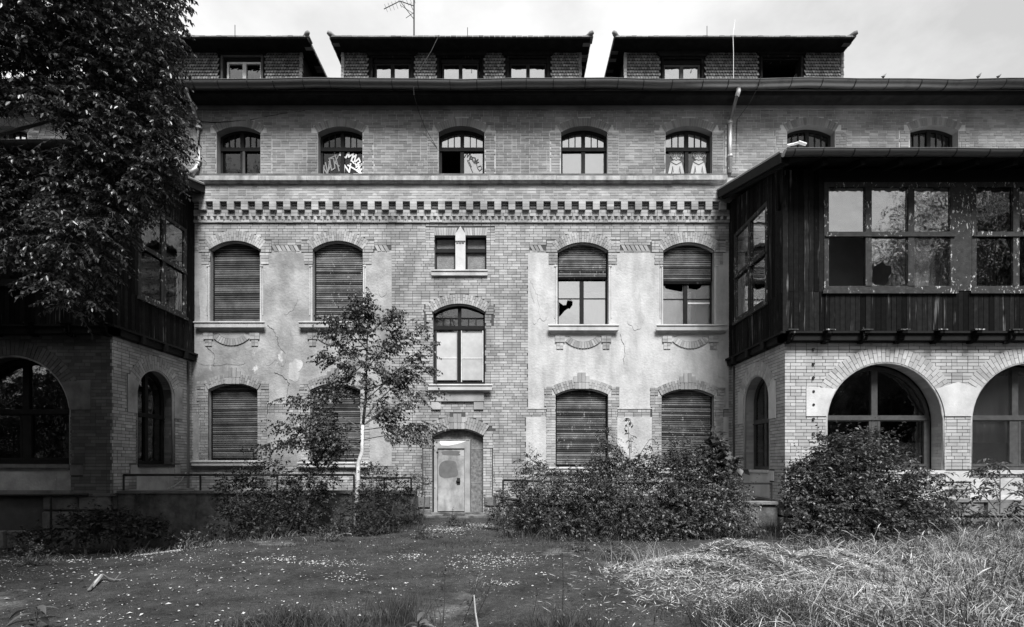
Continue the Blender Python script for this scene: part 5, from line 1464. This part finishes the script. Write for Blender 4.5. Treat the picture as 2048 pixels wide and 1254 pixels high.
tag(leaves(Pw, RNG.normal(size=(len(Pw), 3)), 1.0, 'leaf_dark', 'added_wood', asp=.7), 'dense unseen park wood added far behind the viewer to darken the panes', 'wood', kind='stuff')  # foliage ring added to keep the bright horizon out of pane reflections
back_tree((-9.5, -14.5, 0), .95, 'unseen tree added just outside the left edge to shade the left corner', c0)  # another unseen tree added to cut the sky light at left
back_tree((27, -12.0, 0), 1.5, 'leafy tree beyond the right edge of the picture', c0)

# ---- the young birch -----------------------------------------------------
BT = thing('birch_tree', 'slender young birch with a crooked white lower trunk, left of the door', 'tree', tuple(PX(712, 1062, 4.0)))
dB = 4.0
tr = [(710, 1068), (712, 1020), (716, 960), (717, 925), (724, 903), (726, 850), (732, 790), (733, 720), (735, 660), (741, 620), (742, 592)]
mb = MB(); mb.tube([PX(x, y, dB) for x, y in tr[:6]], [.060, .055, .05, .047, .045, .036], 8); mb.build('trunk', 'birch_bark', BT, smooth=True)
mb = MB(); mb.tube([PX(x, y, dB) for x, y in tr[5:]], [.034, .03, .024, .016, .008, .003], 7); mb.build('upper_trunk', 'bark', BT, smooth=True)
br = [((733, 760), (690, 720), (640, 708), 4.2), ((733, 740), (700, 690), (650, 668), 3.8), ((734, 700), (690, 650), (662, 640), 4.0), ((735, 670), (770, 640), (790, 625), 4.1), ((734, 720), (790, 690), (845, 650), 4.3), ((732, 800), (800, 740), (850, 690), 4.0), ((733, 780), (790, 760), (860, 735), 3.7),
      ((728, 850), (800, 800), (870, 790), 4.2), ((727, 860), (790, 850), (868, 850), 3.8), ((726, 880), (800, 860), (840, 880), 4.3), ((733, 740), (760, 700), (800, 660), 3.6), ((726, 870), (660, 830), (600, 830), 4.2), ((726, 860), (640, 800), (575, 800), 3.9), ((724, 900), (640, 860), (560, 850), 4.1), ((724, 900), (630, 880), (530, 890), 3.8), ((724, 880), (660, 870), (580, 880), 4.4),
      ((735, 690), (715, 650), (700, 620), 4.1), ((734, 720), (700, 760), (660, 770), 3.9), ((731, 800), (680, 780), (640, 790), 4.2), ((727, 850), (680, 850), (620, 870), 4.3), ((727, 850), (760, 820), (780, 830), 4.0), ((733, 730), (765, 735), (800, 770), 4.1), ((737, 650), (725, 625), (722, 605), 4.0), ((726, 880), (690, 900), (650, 905), 3.7), ((728, 840), (770, 780), (830, 740), 4.0)]
O = []; Dd = []
mb = MB()
for (a, b, c, dc) in br:
    p0, p1, p2 = PX(*a, dB), PX(*b, (dB+dc)/2), PX(*c, dc); pts = []
    for i in range(7):
        t = i/6; pts.append(p0*(1-t)**2+p1*2*t*(1-t)+p2*t*t)
    mb.tube(pts, [.014-.0018*i for i in range(7)], 5)
    for i in range(60):
        t = random.uniform(.25, 1.02); q = p0*(1-t)**2+p1*2*t*(1-t)+p2*t*t; O.append(q+Vector((random.gauss(0, .07), random.gauss(0, .12), random.gauss(0, .06))))
        tg = (p2-p0).normalized(); Dd.append((tg.x*.7+random.gauss(0, .4), random.gauss(0, .5), tg.z*.5+random.gauss(0, .3)))
for i in range(150):
    t = random.random()**.6; q = PX(730+10*t+random.gauss(0, 10*(1-t)), 850-255*t, dB); O.append(q); Dd.append((random.gauss(0, 1), random.gauss(0, 1), .6))
mb.build('branches', 'bark', BT)['kind'] = 'stuff'
P, Dl, ln = shoots(np.array([tuple(o) for o in O]), np.array(Dd), .30, 9, .35)
leaves(P, Dl, .068, 'leaf_birch', 'crown', BT, asp=.75, droop=.9); twigmesh(ln, .004, 'twigs', 'twig', BT)

# ---- shrubs -------------------------------------------------------------------
def shrub(name, label, cat, lumps, n, L_, K, size, m, droop=.3, asp=.55, group=None, stems=6, up=.5, jit=.6, fold=.25):
    """lumps as (px, py, Z, r) picture points at camera distance Z"""
    b = []
    for px, py, Z, r in lumps: x, y, z = zpt(px, py, Z); b.append((x, y, z, r, r*.95, r*.8))
    cx = sum(q[0] for q in b)/len(b); cy = sum(q[1] for q in b)/len(b); base = Vector((cx, cy, gz(cx, cy)))
    t = thing(name, label, cat, tuple(base), group)
    mb = MB(); rr = random.Random(len(label))
    for q in (b*8)[:max(stems, len(b))]:
        e = Vector(q[:3]); s_ = base+Vector(((e.x-base.x)*.55+rr.uniform(-.1, .1), (e.y-base.y)*.5+rr.uniform(-.1, .1), -.05)); s_.z = gz(s_.x, s_.y)-.05
        mb.tube([s_, (s_+e)/2+Vector((rr.uniform(-.08, .08), 0, .1)), e+Vector((0, 0, q[5]*.5))], [.022, .014, .005], 5)
    mb.build('stems', 'bark', t)['kind'] = 'stuff'
    O, dd = crown_points(b, n, .35)
    ok = O[:, 2] > -.35; O = O[ok]; dd = dd[ok]
    P, Dl, ln = shoots(O, dd+np.array([0, 0, up]), L_, K, droop)
    ns = max(6, n//22); si = RNG.choice(len(O), ns)
    P2, D2_, ln2 = shoots(O[si]+dd[si]*.05, dd[si]*.6+np.array([0, 0, 1.1]), L_*2.1, K+2, droop*.25)
    P = np.concatenate([P, P2]); Dl = np.concatenate([Dl, D2_])
    zmin = np.array([gz(p[0], p[1]) for p in P])+.01; P[:, 2] = np.maximum(P[:, 2], zmin)
    leaves(P, Dl, size, m, 'foliage', t, asp=asp, droop=.3, jit=jit, fold=fold); twigmesh(ln, .004, 'twigs', 'twig', t)
    return t
shrub('shrub', 'dark spreading shrub in front of the low wall, left of the birch', 'shrub', [(480, 985, 11.8, .45), (540, 960, 12, .5), (600, 1000, 11.8, .55), (640, 950, 12.1, .35), (520, 1040, 11.3, .45), (590, 1050, 11.4, .4), (455, 1040, 11.4, .3), (470, 955, 12, .2)], 950, .25, 9, .075, 'leaf_dark')
shrub('shrub', 'small shaded shrub at the foot of the birch', 'shrub', [(745, 960, 12.2, .35), (790, 975, 12.5, .28), (740, 1010, 11.7, .4), (700, 1030, 11.6, .3), (790, 1010, 12.2, .22)], 420, .22, 8, .065, 'leaf_dark')
shrub('bush', 'bushy leafy saplings just right of the door path, in front of the railing', 'bush', [(1080, 960, 12.2, .45), (1040, 1000, 12.1, .45), (1110, 1020, 11.6, .55), (1150, 980, 12, .5), (1060, 1050, 11.4, .4), (1010, 1030, 12.2, .3), (1060, 925, 12.4, .18), (1130, 1060, 11, .35)], 1250, .27, 11, .060, 'leaf_shrub', droop=.45)
shrub('bush', 'tall leafy bush below the first shuttered window right of the door', 'bush', [(1200, 960, 12, .5), (1250, 960, 12.1, .5), (1215, 910, 12.2, .22), (1180, 1000, 11.5, .5), (1250, 1030, 11.2, .55), (1180, 1070, 10.8, .35), (1280, 1070, 10.8, .35), (1210, 870, 12.3, .1), (1290, 930, 12.2, .24)], 1500, .27, 11, .060, 'leaf_shrub', droop=.45)
shrub('bush', 'dense glossy bush below the second shuttered window, reaching the right veranda corner', 'bush', [(1340, 950, 12, .5), (1390, 930, 12.1, .4), (1360, 1010, 11.4, .6), (1430, 980, 11.8, .5), (1455, 1020, 11.4, .42), (1420, 1050, 10.9, .45), (1340, 1065, 10.7, .4), (1480, 1078, 10.8, .3), (1455, 945, 12.2, .22), (1360, 895, 12.1, .14)], 2100, .27, 9, .070, 'leaf_shrub', droop=.4)
shrub('maple_sapling', 'broad-leaved sapling top rising before the second shuttered window', 'sapling', [(1430, 900, 12, .16), (1455, 925, 11.9, .16), (1425, 935, 12, .16), (1440, 880, 12, .08)], 60, .2, 5, .17, 'leaf_shrub', asp=.9, stems=3)
shrub('elder_bush', 'large rounded dense bush in front of the right arch, hiding its sill', 'bush', [(1700, 930, 11.3, .62), (1640, 960, 11.2, .55), (1770, 950, 11.4, .6), (1625, 1010, 10.9, .45), (1690, 1010, 10.6, .65), (1790, 1020, 10.8, .6), (1840, 990, 11.3, .45), (1610, 955, 11.4, .3), (1740, 890, 11.5, .35), (1660, 895, 11.5, .3), (1640, 1060, 10.2, .45), (1750, 1070, 10.2, .5), (1850, 1050, 10.8, .4)], 3300, .26, 10, .075, 'leaf_bramble', droop=.35)
# walnut-like sapling at the right edge: pinnate leaves
def sapling(label, base, tips, d, n, L_, K, size, m, asp=.45, name='sapling', droop=.5, stem=.02):
    bx = PX(*base, d); t = thing(name, label, 'sapling', tuple(bx))
    mb = MB(); O = []; Dd = []
    for (x, y, s0) in tips:
        p2 = PX(x, y, d+random.uniform(-.3, .3)); p0 = bx.lerp(PX(base[0], y, d), s0); p1 = p0.lerp(p2, .5)+Vector((0, 0, .12))
        pts = [p0*(1-q)**2+p1*2*q*(1-q)+p2*q*q for q in (0, .25, .5, .75, 1)]
        mb.tube(pts, [stem*.7, stem*.6, stem*.5, stem*.35, .003], 5)
        for i in range(n):
            q = random.uniform(.35, 1); O.append(tuple(p0*(1-q)**2+p1*2*q*(1-q)+p2*q*q)); Dd.append(((p2-p0).normalized().x+random.gauss(0, .6), random.gauss(0, .7), .25+random.gauss(0, .3)))
    top = min(tips, key=lambda q: q[1]); mb.tube([bx, bx.lerp(PX(top[0], top[1], d), .5)+Vector((.03, 0, 0)), PX(top[0], top[1], d)], [stem, stem*.7, .004], 6)
    mb.build('stem', 'bark', t)
    P, Dl, ln = shoots(np.array(O), np.array(Dd), L_, K, droop, .15); leaves(P, Dl, size, m, 'foliage', t, asp=asp, droop=.35, jit=.35); twigmesh(ln, .004, 'leaf_stalks', 'twig', t)
    return t
sapling('feathery sapling with long paired leaflets at the right edge, before the second arch', (1995, 1085), [(1905, 1000, .3), (1930, 960, .5), (1965, 940, .8), (2000, 930, .9), (2040, 950, .7), (2060, 990, .4), (1960, 1010, .3), (2030, 1030, .3), (1990, 970, .7), (2080, 960, .6), (1925, 1040, .15)], 4.6, 8, .42, 13, .125, 'leaf_bramble', asp=.32)
sapling('thin sapling with paired leaflets between the big rounded bush and the right edge', (1875, 1080), [(1850, 1000, .4), (1895, 985, .6), (1880, 950, .9), (1915, 1010, .4), (1845, 1035, .3), (1920, 970, .7)], 4.3, 7, .35, 11, .10, 'leaf_bramble', asp=.34)
sapling('young birch sapling with heart-shaped leaves rising above the bush between the two shuttered windows', (1262, 1050), [(1225, 872, .55), (1300, 878, .6), (1256, 845, 1), (1235, 900, .5), (1290, 905, .5), (1262, 870, .8), (1245, 925, .4), (1280, 930, .4)], 3.9, 5, .17, 6, .085, 'leaf_birch', asp=.7)
sapling('slim leafy sapling against the first shuttered window right of the door', (1195, 1050), [(1170, 930, .6), (1200, 880, 1), (1215, 915, .7), (1185, 900, .8)], 3.9, 5, .15, 6, .07, 'leaf_birch', asp=.6)

# ---- grass and weeds --------------------------------------------------------
def blades(XY, hgt, wid, m, name, lean=.5, segs=3, parent=None, bend=.6, dirn=None, z0=None):
    n = len(XY); z = np.array([gz(x, y) for x, y in XY])+(0 if z0 is None else z0)
    az_ = RNG.uniform(0, 2*np.pi, n); ld = np.stack([np.cos(az_), np.sin(az_), np.zeros(n)], 1)
    if dirn is not None: ld = norm(ld*.8+np.array(dirn))
    h = (hgt*RNG.uniform(.5, 1.25, n))[:, None]; le = (lean*RNG.uniform(.2, 1.3, n))[:, None]
    az2 = RNG.uniform(0, 2*np.pi, n); s = np.stack([np.cos(az2), np.sin(az2), np.zeros(n)], 1)*wid*.5
    base = np.stack([XY[:, 0], XY[:, 1], z-.02], 1); V = []
    for k in range(segs+1):
        t = k/segs; c = base + ld*h*le*(t**2) + np.array([0, 0, 1])*h*(t - bend*le*t**3*.6); w_ = (1-t**1.5)*1+.05
        V += [c-s*w_, c+s*w_]
    V = np.stack(V, 1).reshape(-1, 3); b0 = (np.arange(n)*(2*segs+2))[:, None]; F = np.concatenate([b0+np.array([[2*k, 2*k+1, 2*k+3, 2*k+2]]) for k in range(segs)], 0)
    return npmesh(name, V, F, m, parent)
def scatter(n, f, x0, x1, y0, y1):
    P = np.stack([RNG.uniform(x0, x1, n), RNG.uniform(y0, y1, n)], 1); keep = np.array([RNG.random() < f(x, y) for x, y in P]); return P[keep]
def pxof(x, y, z=0): Z = y+ZC; return 1024+x*FP/Z, 930-(z-1.5)*FP/Z
def clump(x, y, s=1.0): return .5+.5*math.sin(x*1.7*s+1.3*math.sin(y*2.1*s))*math.sin(y*1.9*s+1.1*math.sin(x*1.6*s))
def bits(XY, zf, L_, wid, m, name, label, cat, tilt=.35, asp_rnd=True):
    n = len(XY); z = np.array([zf(x, y) for x, y in XY]); az_ = RNG.uniform(0, 2*np.pi, n)
    t = np.stack([np.cos(az_), np.sin(az_), RNG.normal(0, tilt, n)], 1); t = norm(t); s = norm(np.cross(t, norm(np.array([0, 0, 1.0])+RNG.normal(0, .3, (n, 3)))))
    ll = (L_*RNG.uniform(.35, 1.4, n))[:, None]; ww = (wid*RNG.uniform(.6, 1.3, n))[:, None]; c = np.stack([XY[:, 0], XY[:, 1], z], 1)
    up_ = np.cross(s, t)*ww*.3
    V = np.stack([c-t*ll/2, c+s*ww/2+up_, c+t*ll/2, c-s*ww/2+up_], 1).reshape(-1, 3); i = np.arange(n)[:, None]*4
    o = npmesh(name, V, np.concatenate([i+np.array([[0, 1, 2]]), i+np.array([[0, 2, 3]])], 0), m); return tag(o, label, cat, kind='stuff')
# straw grass field at the right
def fR(x, y):
    px, py = pxof(x, y, gz(x, y))
    edge = 1545-(py-1100)*.9 if py < 1200 else 1455-(py-1200)*.5
    t = (px-edge)/150
    return max(0, min(1, t))*(.35+.65*clump(x, y, 1.2)) if py < 1400 else 0
Gp = scatter(21000, fR, 1.2, 14, -12.9, -3.9)
tag(blades(Gp, .36, .0085, 'grass_straw', 'tall_grass', 1.1, 4, bend=1.0), 'tall pale straw grass filling the right foreground', 'grass', kind='stuff')
Gp = scatter(22000, fR, 1.2, 14, -12.9, -3.4)
tag(blades(Gp, .34, .012, 'grass_green', 'green_grass', .6, 3), 'darker green grass growing under the straw grass at right', 'grass', kind='stuff')
Gm = scatter(26000, fR, 1.2, 13, -12.9, -5.0)
bits(Gm, lambda x, y: gz(x, y)+random.uniform(.0, .20), .34, .008, 'grass_straw', 'matted_grass', 'matted dry grass lying under the tall straw grass', 'grass', .35)
# seed heads
Gs = scatter(420, fR, 2.5, 14, -12.0, -5.0)
V = []; mbs = MB()
for x, y in Gs[:150]:
    h = random.uniform(.25, .48); a_ = random.choice((-1, 1))*random.uniform(.08, .3); z = gz(x, y)
    p = [Vector((x, y, z)), Vector((x+a_*.3, y, z+h*.6)), Vector((x+a_, y+random.uniform(-.1, .1), z+h))]
    mbs.tube(p, .0035, 3); e = (p[2]-p[1]).normalized(); mbs.tube([p[2], p[2]+e*.06, p[2]+e*.13+Vector((a_*.1, 0, -.01))], [.005, .009, .003], 5)
tag(mbs.build('grass_seed_heads', 'grass_straw'), 'pale seed heads standing above the straw grass', 'grass', kind='stuff')
# mound of mown straw and chips
def mound_h(x, y):
    h = 0
    for cx, cy, rx, ry, hh in ((3.1, -8.9, 1.2, .9, .40), (4.1, -9.1, .9, .8, .32), (2.4, -8.7, .6, .5, .14), (3.3, -10.2, 1.6, .9, .10)):
        q = ((x-cx)/rx)**2+((y-cy)/ry)**2; h = max(h, hh*math.exp(-q*1.3))
    return h
xs = np.linspace(.3, 6.0, 70); ys = np.linspace(-11.6, -7.4, 50)
V = [(x, y, gz(x, y)-.03+mound_h(x, y)*(1+.25*math.sin(x*9+y*7))+.02*math.sin(x*23)*math.sin(y*19)) for y in ys for x in xs]
Fc = [(j*70+i, j*70+i+1, (j+1)*70+i+1, (j+1)*70+i) for j in range(49) for i in range(69)]
tag(npmesh('straw_mound', V, Fc, 'soil', smooth=True), 'low heap of mown straw and wood chips on the asphalt, right of centre', 'heap')
mound = bpy.data.objects['straw_mound']
def fM(x, y):
    h = mound_h(x, y); return min(1, h*9) if h > .012 else .02
Mp = scatter(70000, fM, .3, 6.2, -11.8, -7.2)
bits(Mp, lambda x, y: gz(x, y)+mound_h(x, y)*(1+.25*math.sin(x*9+y*7))+random.uniform(-.02, .05), .11, .007, 'straw', 'mown_straw', 'loose mown straw strewn over the low heap', 'straw', .3)
Mp = scatter(7000, lambda x, y: .25+min(.7, mound_h(x, y)*6) if pxof(x, y)[0] > 1130+max(0, (1130-pxof(x, y)[1])*1.5) else 0, .6, 6.5, -11.8, -6.8)
bits(Mp, lambda x, y: gz(x, y)+mound_h(x, y)+random.uniform(0, .03), .05, .018, 'leaf_dark', 'leaf_debris', 'dark dead leaves and twigs around the straw heap', 'leaf litter', .3)
# fallen leaves
def fl_(x, y):
    px, py = pxof(x, y); 
    return (.10+.9*max(0, min(1, (900-px)/700)))*(.3+.7*clump(x*1.5, y*1.5))*.55
Lp = scatter(14000, fl_, -12, 4, -13, -3.5)
bits(Lp, lambda x, y: gz(x, y)+.008, .046, .03, 'litter', 'fallen_leaves', 'small pale fallen leaves scattered over the asphalt', 'leaf litter', .12)
Lp = scatter(36000, lambda x, y: .5*clump(x*.8, y*.8, 1.5)**2, -12, 4, -12.5, -5)
bits(Lp, lambda x, y: gz(x, y)+.006, .019, .013, 'litter', 'leaf_crumbs', 'tiny dry leaf crumbs and blossom lying on the asphalt', 'leaf litter', .12)
def spots(x, y):
    s = 0
    for px, py, rx, ry in ((985, 1124, 70, 11), (820, 1113, 35, 5), (650, 1128, 60, 6), (560, 1120, 40, 5), (900, 1062, 40, 8), (960, 1050, 25, 6), (700, 1155, 40, 6), (330, 1085, 50, 12), (1010, 1165, 30, 5)):
        qx, qy = pxof(x, y); s = max(s, math.exp(-((qx-px)/rx)**2-((qy-py)/ry)**2))
    return s
Lp = scatter(60000, lambda x, y: spots(x, y), -9, 1.5, -10, -2.2)
bits(Lp, lambda x, y: gz(x, y)+.007, .035, .022, 'litter', 'dry_sand', 'pale dry sandy patches on the asphalt before the door', 'sand', .10)
# weeds along the walls
def fw(x, y):
    px, py = pxof(x, y, gz(x, y)); 
    b = 1098-.06*max(0, px-300)+ (0 if px > 300 else 0)
    on = 1 if py < b else 0
    if 850 < px < 1000: on = .10 if py < 1085 else 0
    return on*(.3+.7*clump(x, y, 1.6))
Wp = scatter(15000, fw, -13, 1.5, -7.5, -.8)
tag(blades(Wp, .22, .010, 'grass_green', 'verge_grass', .7, 3), 'short rough grass along the foot of the left wall and by the door', 'grass', kind='stuff')
Wp = scatter(2600, lambda x, y: clump(x, y, 1.3)**3, -9.5, -3.5, -5.8, -3.3)
tag(blades(Wp, .2, .010, 'grass_straw', 'dry_verge_grass', 1.0, 3), 'dry pale grass patch before the left low wall', 'grass', kind='stuff')
Wp = scatter(5000, lambda x, y: .8, -.2, 8, -5.6, -3.2)
tag(blades(Wp, .3, .011, 'grass_green', 'bush_foot_grass', .7, 3), 'grass tufts under the bushes right of the door', 'grass', kind='stuff')
shrub('nettle_patch', 'dark leafy weeds at the foot of the shaded stone plinth, far left', 'weeds', [(150, 1060, 11.8, .35), (230, 1050, 12, .4), (290, 1060, 12, .25), (60, 1085, 11.5, .25), (330, 1070, 11.9, .15)], 500, .25, 8, .085, 'leaf_dark', up=.8)
shrub('weed_clump', 'leafy weeds at the left end of the door path', 'weeds', [(830, 985, 14.2, .14), (838, 960, 14.3, .12), (820, 1030, 13.4, .2), (850, 970, 14.3, .08)], 150, .2, 7, .055, 'leaf_shrub', up=.8, stems=4)
shrub('weed_clump', 'low weeds between the birch foot and the door path', 'weeds', [(780, 1045, 11.6, .18), (740, 1060, 11.3, .2), (670, 1070, 11.2, .2)], 240, .2, 7, .06, 'leaf_dark', up=.8, stems=4)
def fe(x, y):
    px, py = pxof(x, y, gz(x, y)); 
    return max(0, 1-abs(py-1092)/22)*clump(x, y, 2.2)**1.5 if px < 1180 else 0
Wp = scatter(16000, fe, -11, 2, -8.5, -4.5)
tag(blades(Wp, .12, .009, 'grass_green', 'ragged_edge_grass', .8, 3), 'ragged tufts where the asphalt meets the overgrown verge', 'grass', kind='stuff')
for i, (px, py, s) in enumerate(((655, 1082, .16), (845, 1078, .13), (1010, 1075, .15), (380, 1092, .18), (905, 1052, .07), (1150, 1105, .14), (1235, 1120, .15), (60, 1120, .2))):
    Z = 1.5*FP/(py-930)
    shrub('weed_clump', ('low leafy weeds at the verge in front of the birch', 'small leafy weeds at the left edge of the door path', 'small leafy weeds at the right edge of the door path', 'low weeds on the verge left of the dark shrub',
        'tiny weeds growing in the middle of the door path', 'low weeds before the bushes right of the path', 'weeds between the bushes and the straw heap', 'low dark weeds at the far left edge of the asphalt')[i], 'weeds', [(px, py-10, Z, s), (px+18, py-4, Z, s*.8)], 70, .13, 6, .04, 'leaf_shrub', up=.9, stems=3)
# foreground tufts
def tuft(label, px, py, r, n, hgt, m='grass_green', wid=.009, lean=.5):
    Z = 1.5*FP/(py-930); cx = (px-1024)*Z/FP; cy = Z-ZC; P = np.stack([RNG.normal(cx, r*1.5, n), RNG.normal(cy, r*.8, n)], 1)
    o = blades(P, hgt*1.15, wid*.8, m, 'grass_tuft', lean*1.7, 4); return tag(o, label, 'grass tuft', kind='stuff')
tuft('dark grass tuft at the bottom edge, left of centre', 545, 1262, .16, 620, .17)
tuft('fine dark grass tuft at the bottom edge, second from the left', 600, 1256, .14, 420, .20)
tuft('tallest wispy grass tuft at the bottom edge, in the middle', 795, 1250, .10, 420, .33, lean=.35, wid=.006)
tuft('small grass tuft at the bottom edge, between the two broad-leaved weeds', 700, 1262, .12, 260, .15)
tuft('spiky grass tuft at the bottom edge, below the straw heap', 1130, 1262, .14, 420, .24, wid=.007, lean=.4)
tuft('dark grass tuft at the bottom edge, right of the straw heap', 1540, 1254, .25, 800, .32)
tuft('thin dry grass tuft between the bush and the straw heap', 1300, 1125, .22, 200, .42, 'grass_straw', wid=.006, lean=.8)
# tall thin weeds
def stalk(label, px, py, topx, topy, m='leaf_shrub', n=16, size=.035, name='weed_stalk'):
    Z = 1.5*FP/(py-930); a = Vector(zpt(px, py, Z)); b = Vector(zpt(topx, topy, Z)); t = thing(name, label, 'weed', tuple(a))
    mb = MB(); mb.tube([a, a.lerp(b, .5)+Vector((.01, 0, 0)), b], [.005, .0035, .0015], 5); mb.build('stem', 'grass_green', t)
    O = np.array([tuple(a.lerp(b, random.uniform(.3, 1))) for _ in range(n)]); Dd = RNG.normal(size=(n, 3)); Dd[:, 2] = .7
    P, Dl, ln = shoots(O, Dd, size*2, 4, .1); leaves(P, Dl, size, m, 'leaves', t, asp=.35); return t
stalk('tall thin weed stalk left of the grey post-like stem, bottom centre', 885, 1262, 890, 1125)
stalk('branching feathery weed at the bottom centre', 925, 1250, 960, 1150, n=30)
stalk('leaning thin weed stalk near the bottom centre', 950, 1240, 985, 1160, n=20)
stalk('upright thin weed stalk before the straw heap', 1125, 1240, 1124, 1090, n=10)
stalk('small thin weed stalk with few leaves left of the straw heap', 1060, 1250, 1075, 1180, n=10)
stalk('thin upright weed stalk under the leafy bushes', 1315, 1110, 1308, 1040, n=6)
mb = MB(); Z = 4.9; mb.tube([zpt(948, 1190, Z), zpt(951, 1225, Z), zpt(957, 1262, Z)], [.006, .008, .009], 6); tag(mb.build('dry_stem', 'stone_pale'), 'bare pale broken plant stem at the bottom centre', 'stem')
# broad-leaved foreground weeds
def broad(label, px, py, n, size, m, s=.12):
    Z = 1.5*FP/(py-930); a = Vector(zpt(px, py, Z)); t = thing('broad_leaved_weed', label, 'weed', tuple(a))
    mb = MB(); mb.tube([a-Vector((0, 0, .05)), a+Vector((.01, 0, s*1.2))], [.008, .004], 5); mb.build('stem', 'grass_green', t)
    for k in range(n):
        az_ = k*2.4+random.random()*.5; el_ = random.uniform(.1, .8); L_ = size*random.uniform(.7, 1.2); h0 = s*1.2*k/n
        d = Vector((math.cos(az_), math.sin(az_)*.7, el_)).normalized(); sd_ = d.cross(Vector((0, 0, 1))).normalized(); V = []; Fc = []
        for i in range(7):
            q = i/6; c = a+Vector((0, 0, h0))+d*L_*q+Vector((0, 0, -L_*.55*q*q)); w_ = L_*.13*math.sin(math.pi*min(q*1.02+.03, 1))**.8
            V += [tuple(c-sd_*w_+Vector((0, 0, w_*.4))), tuple(c), tuple(c+sd_*w_+Vector((0, 0, w_*.4)))]
        for i in range(6): Fc += [(3*i, 3*i+1, 3*i+4, 3*i+3), (3*i+1, 3*i+2, 3*i+5, 3*i+4)]
        npmesh('leaf', V, Fc, m, t, smooth=True)
    return t
broad('broad-leaved weed with long drooping leaves at the bottom left corner', 72, 1262, 11, .24, 'leaf_shrub', .20)
broad('broad-leaved weed with curled leaves at the bottom, left of the dark grass tuft', 508, 1262, 9, .15, 'leaf_shrub', .12)
broad('large fan-leaved weed at the bottom centre, beside the wispy tuft', 835, 1268, 12, .20, 'leaf_shrub', .10)
broad('round-leaved burdock in the tall grass below the rounded bush', 1815, 1130, 8, .35, 'leaf_shrub', .35)
# fallen branch
FB = thing('fallen_branch', 'broken forked branch lying on the asphalt at lower left', 'branch', zpt(200, 1170, 6.6))
def gp(px, py, up=0):
    Z = 1.5*FP/(py-930); x = (px-1024)*Z/FP; y = Z-ZC; return (x, y, gz(x, y)+.02+up)
mb = MB(); mb.tube([gp(178, 1182), gp(192, 1168, .02), gp(206, 1160, .05), gp(220, 1165, .02), gp(235, 1164), gp(262, 1158)], [.02, .019, .017, .012, .009, .004], 6); mb.build('limb', 'bark', FB, smooth=True)
mb = MB(); mb.tube([gp(228, 1165), gp(240, 1158, .04), gp(272, 1143, .03)], [.009, .006, .003], 5); mb.build('twig', 'bark', FB)
mb = MB(); mb.tube([gp(184, 1177, .0), gp(203, 1161, .045)], .0205, 6); mb.build('bare_wood', 'straw', FB)
mb = MB(); mb.tube([gp(672, 1075, .02), gp(690, 1070, .03), gp(703, 1072, .03)], .012, 5); tag(mb.build('stick', 'straw'), 'short pale stick lying at the foot of the birch', 'stick')
GROUPS = {'veranda': 'verandas flanking the building', 'wall': 'low retaining walls along the facade', 'railing': 'iron railings on the low walls', 'lightning rod': 'lightning rods on the dormer roofs', 'cable': 'loose cables on the facade',
          'tree': 'trees around the yard', 'shrub': 'dark shrubs left of the door', 'bush': 'bushes right of the door', 'sapling': 'saplings among the bushes', 'weeds': 'weed clumps at the edge of the asphalt', 'weed': 'weeds in the foreground', 'grass tuft': 'grass tufts at the bottom edge'}
for o in S.objects:
    c = o.get('category')
    if c in GROUPS and not o.get('group'): o['group'] = GROUPS[c]
S.render.engine = 'CYCLES'
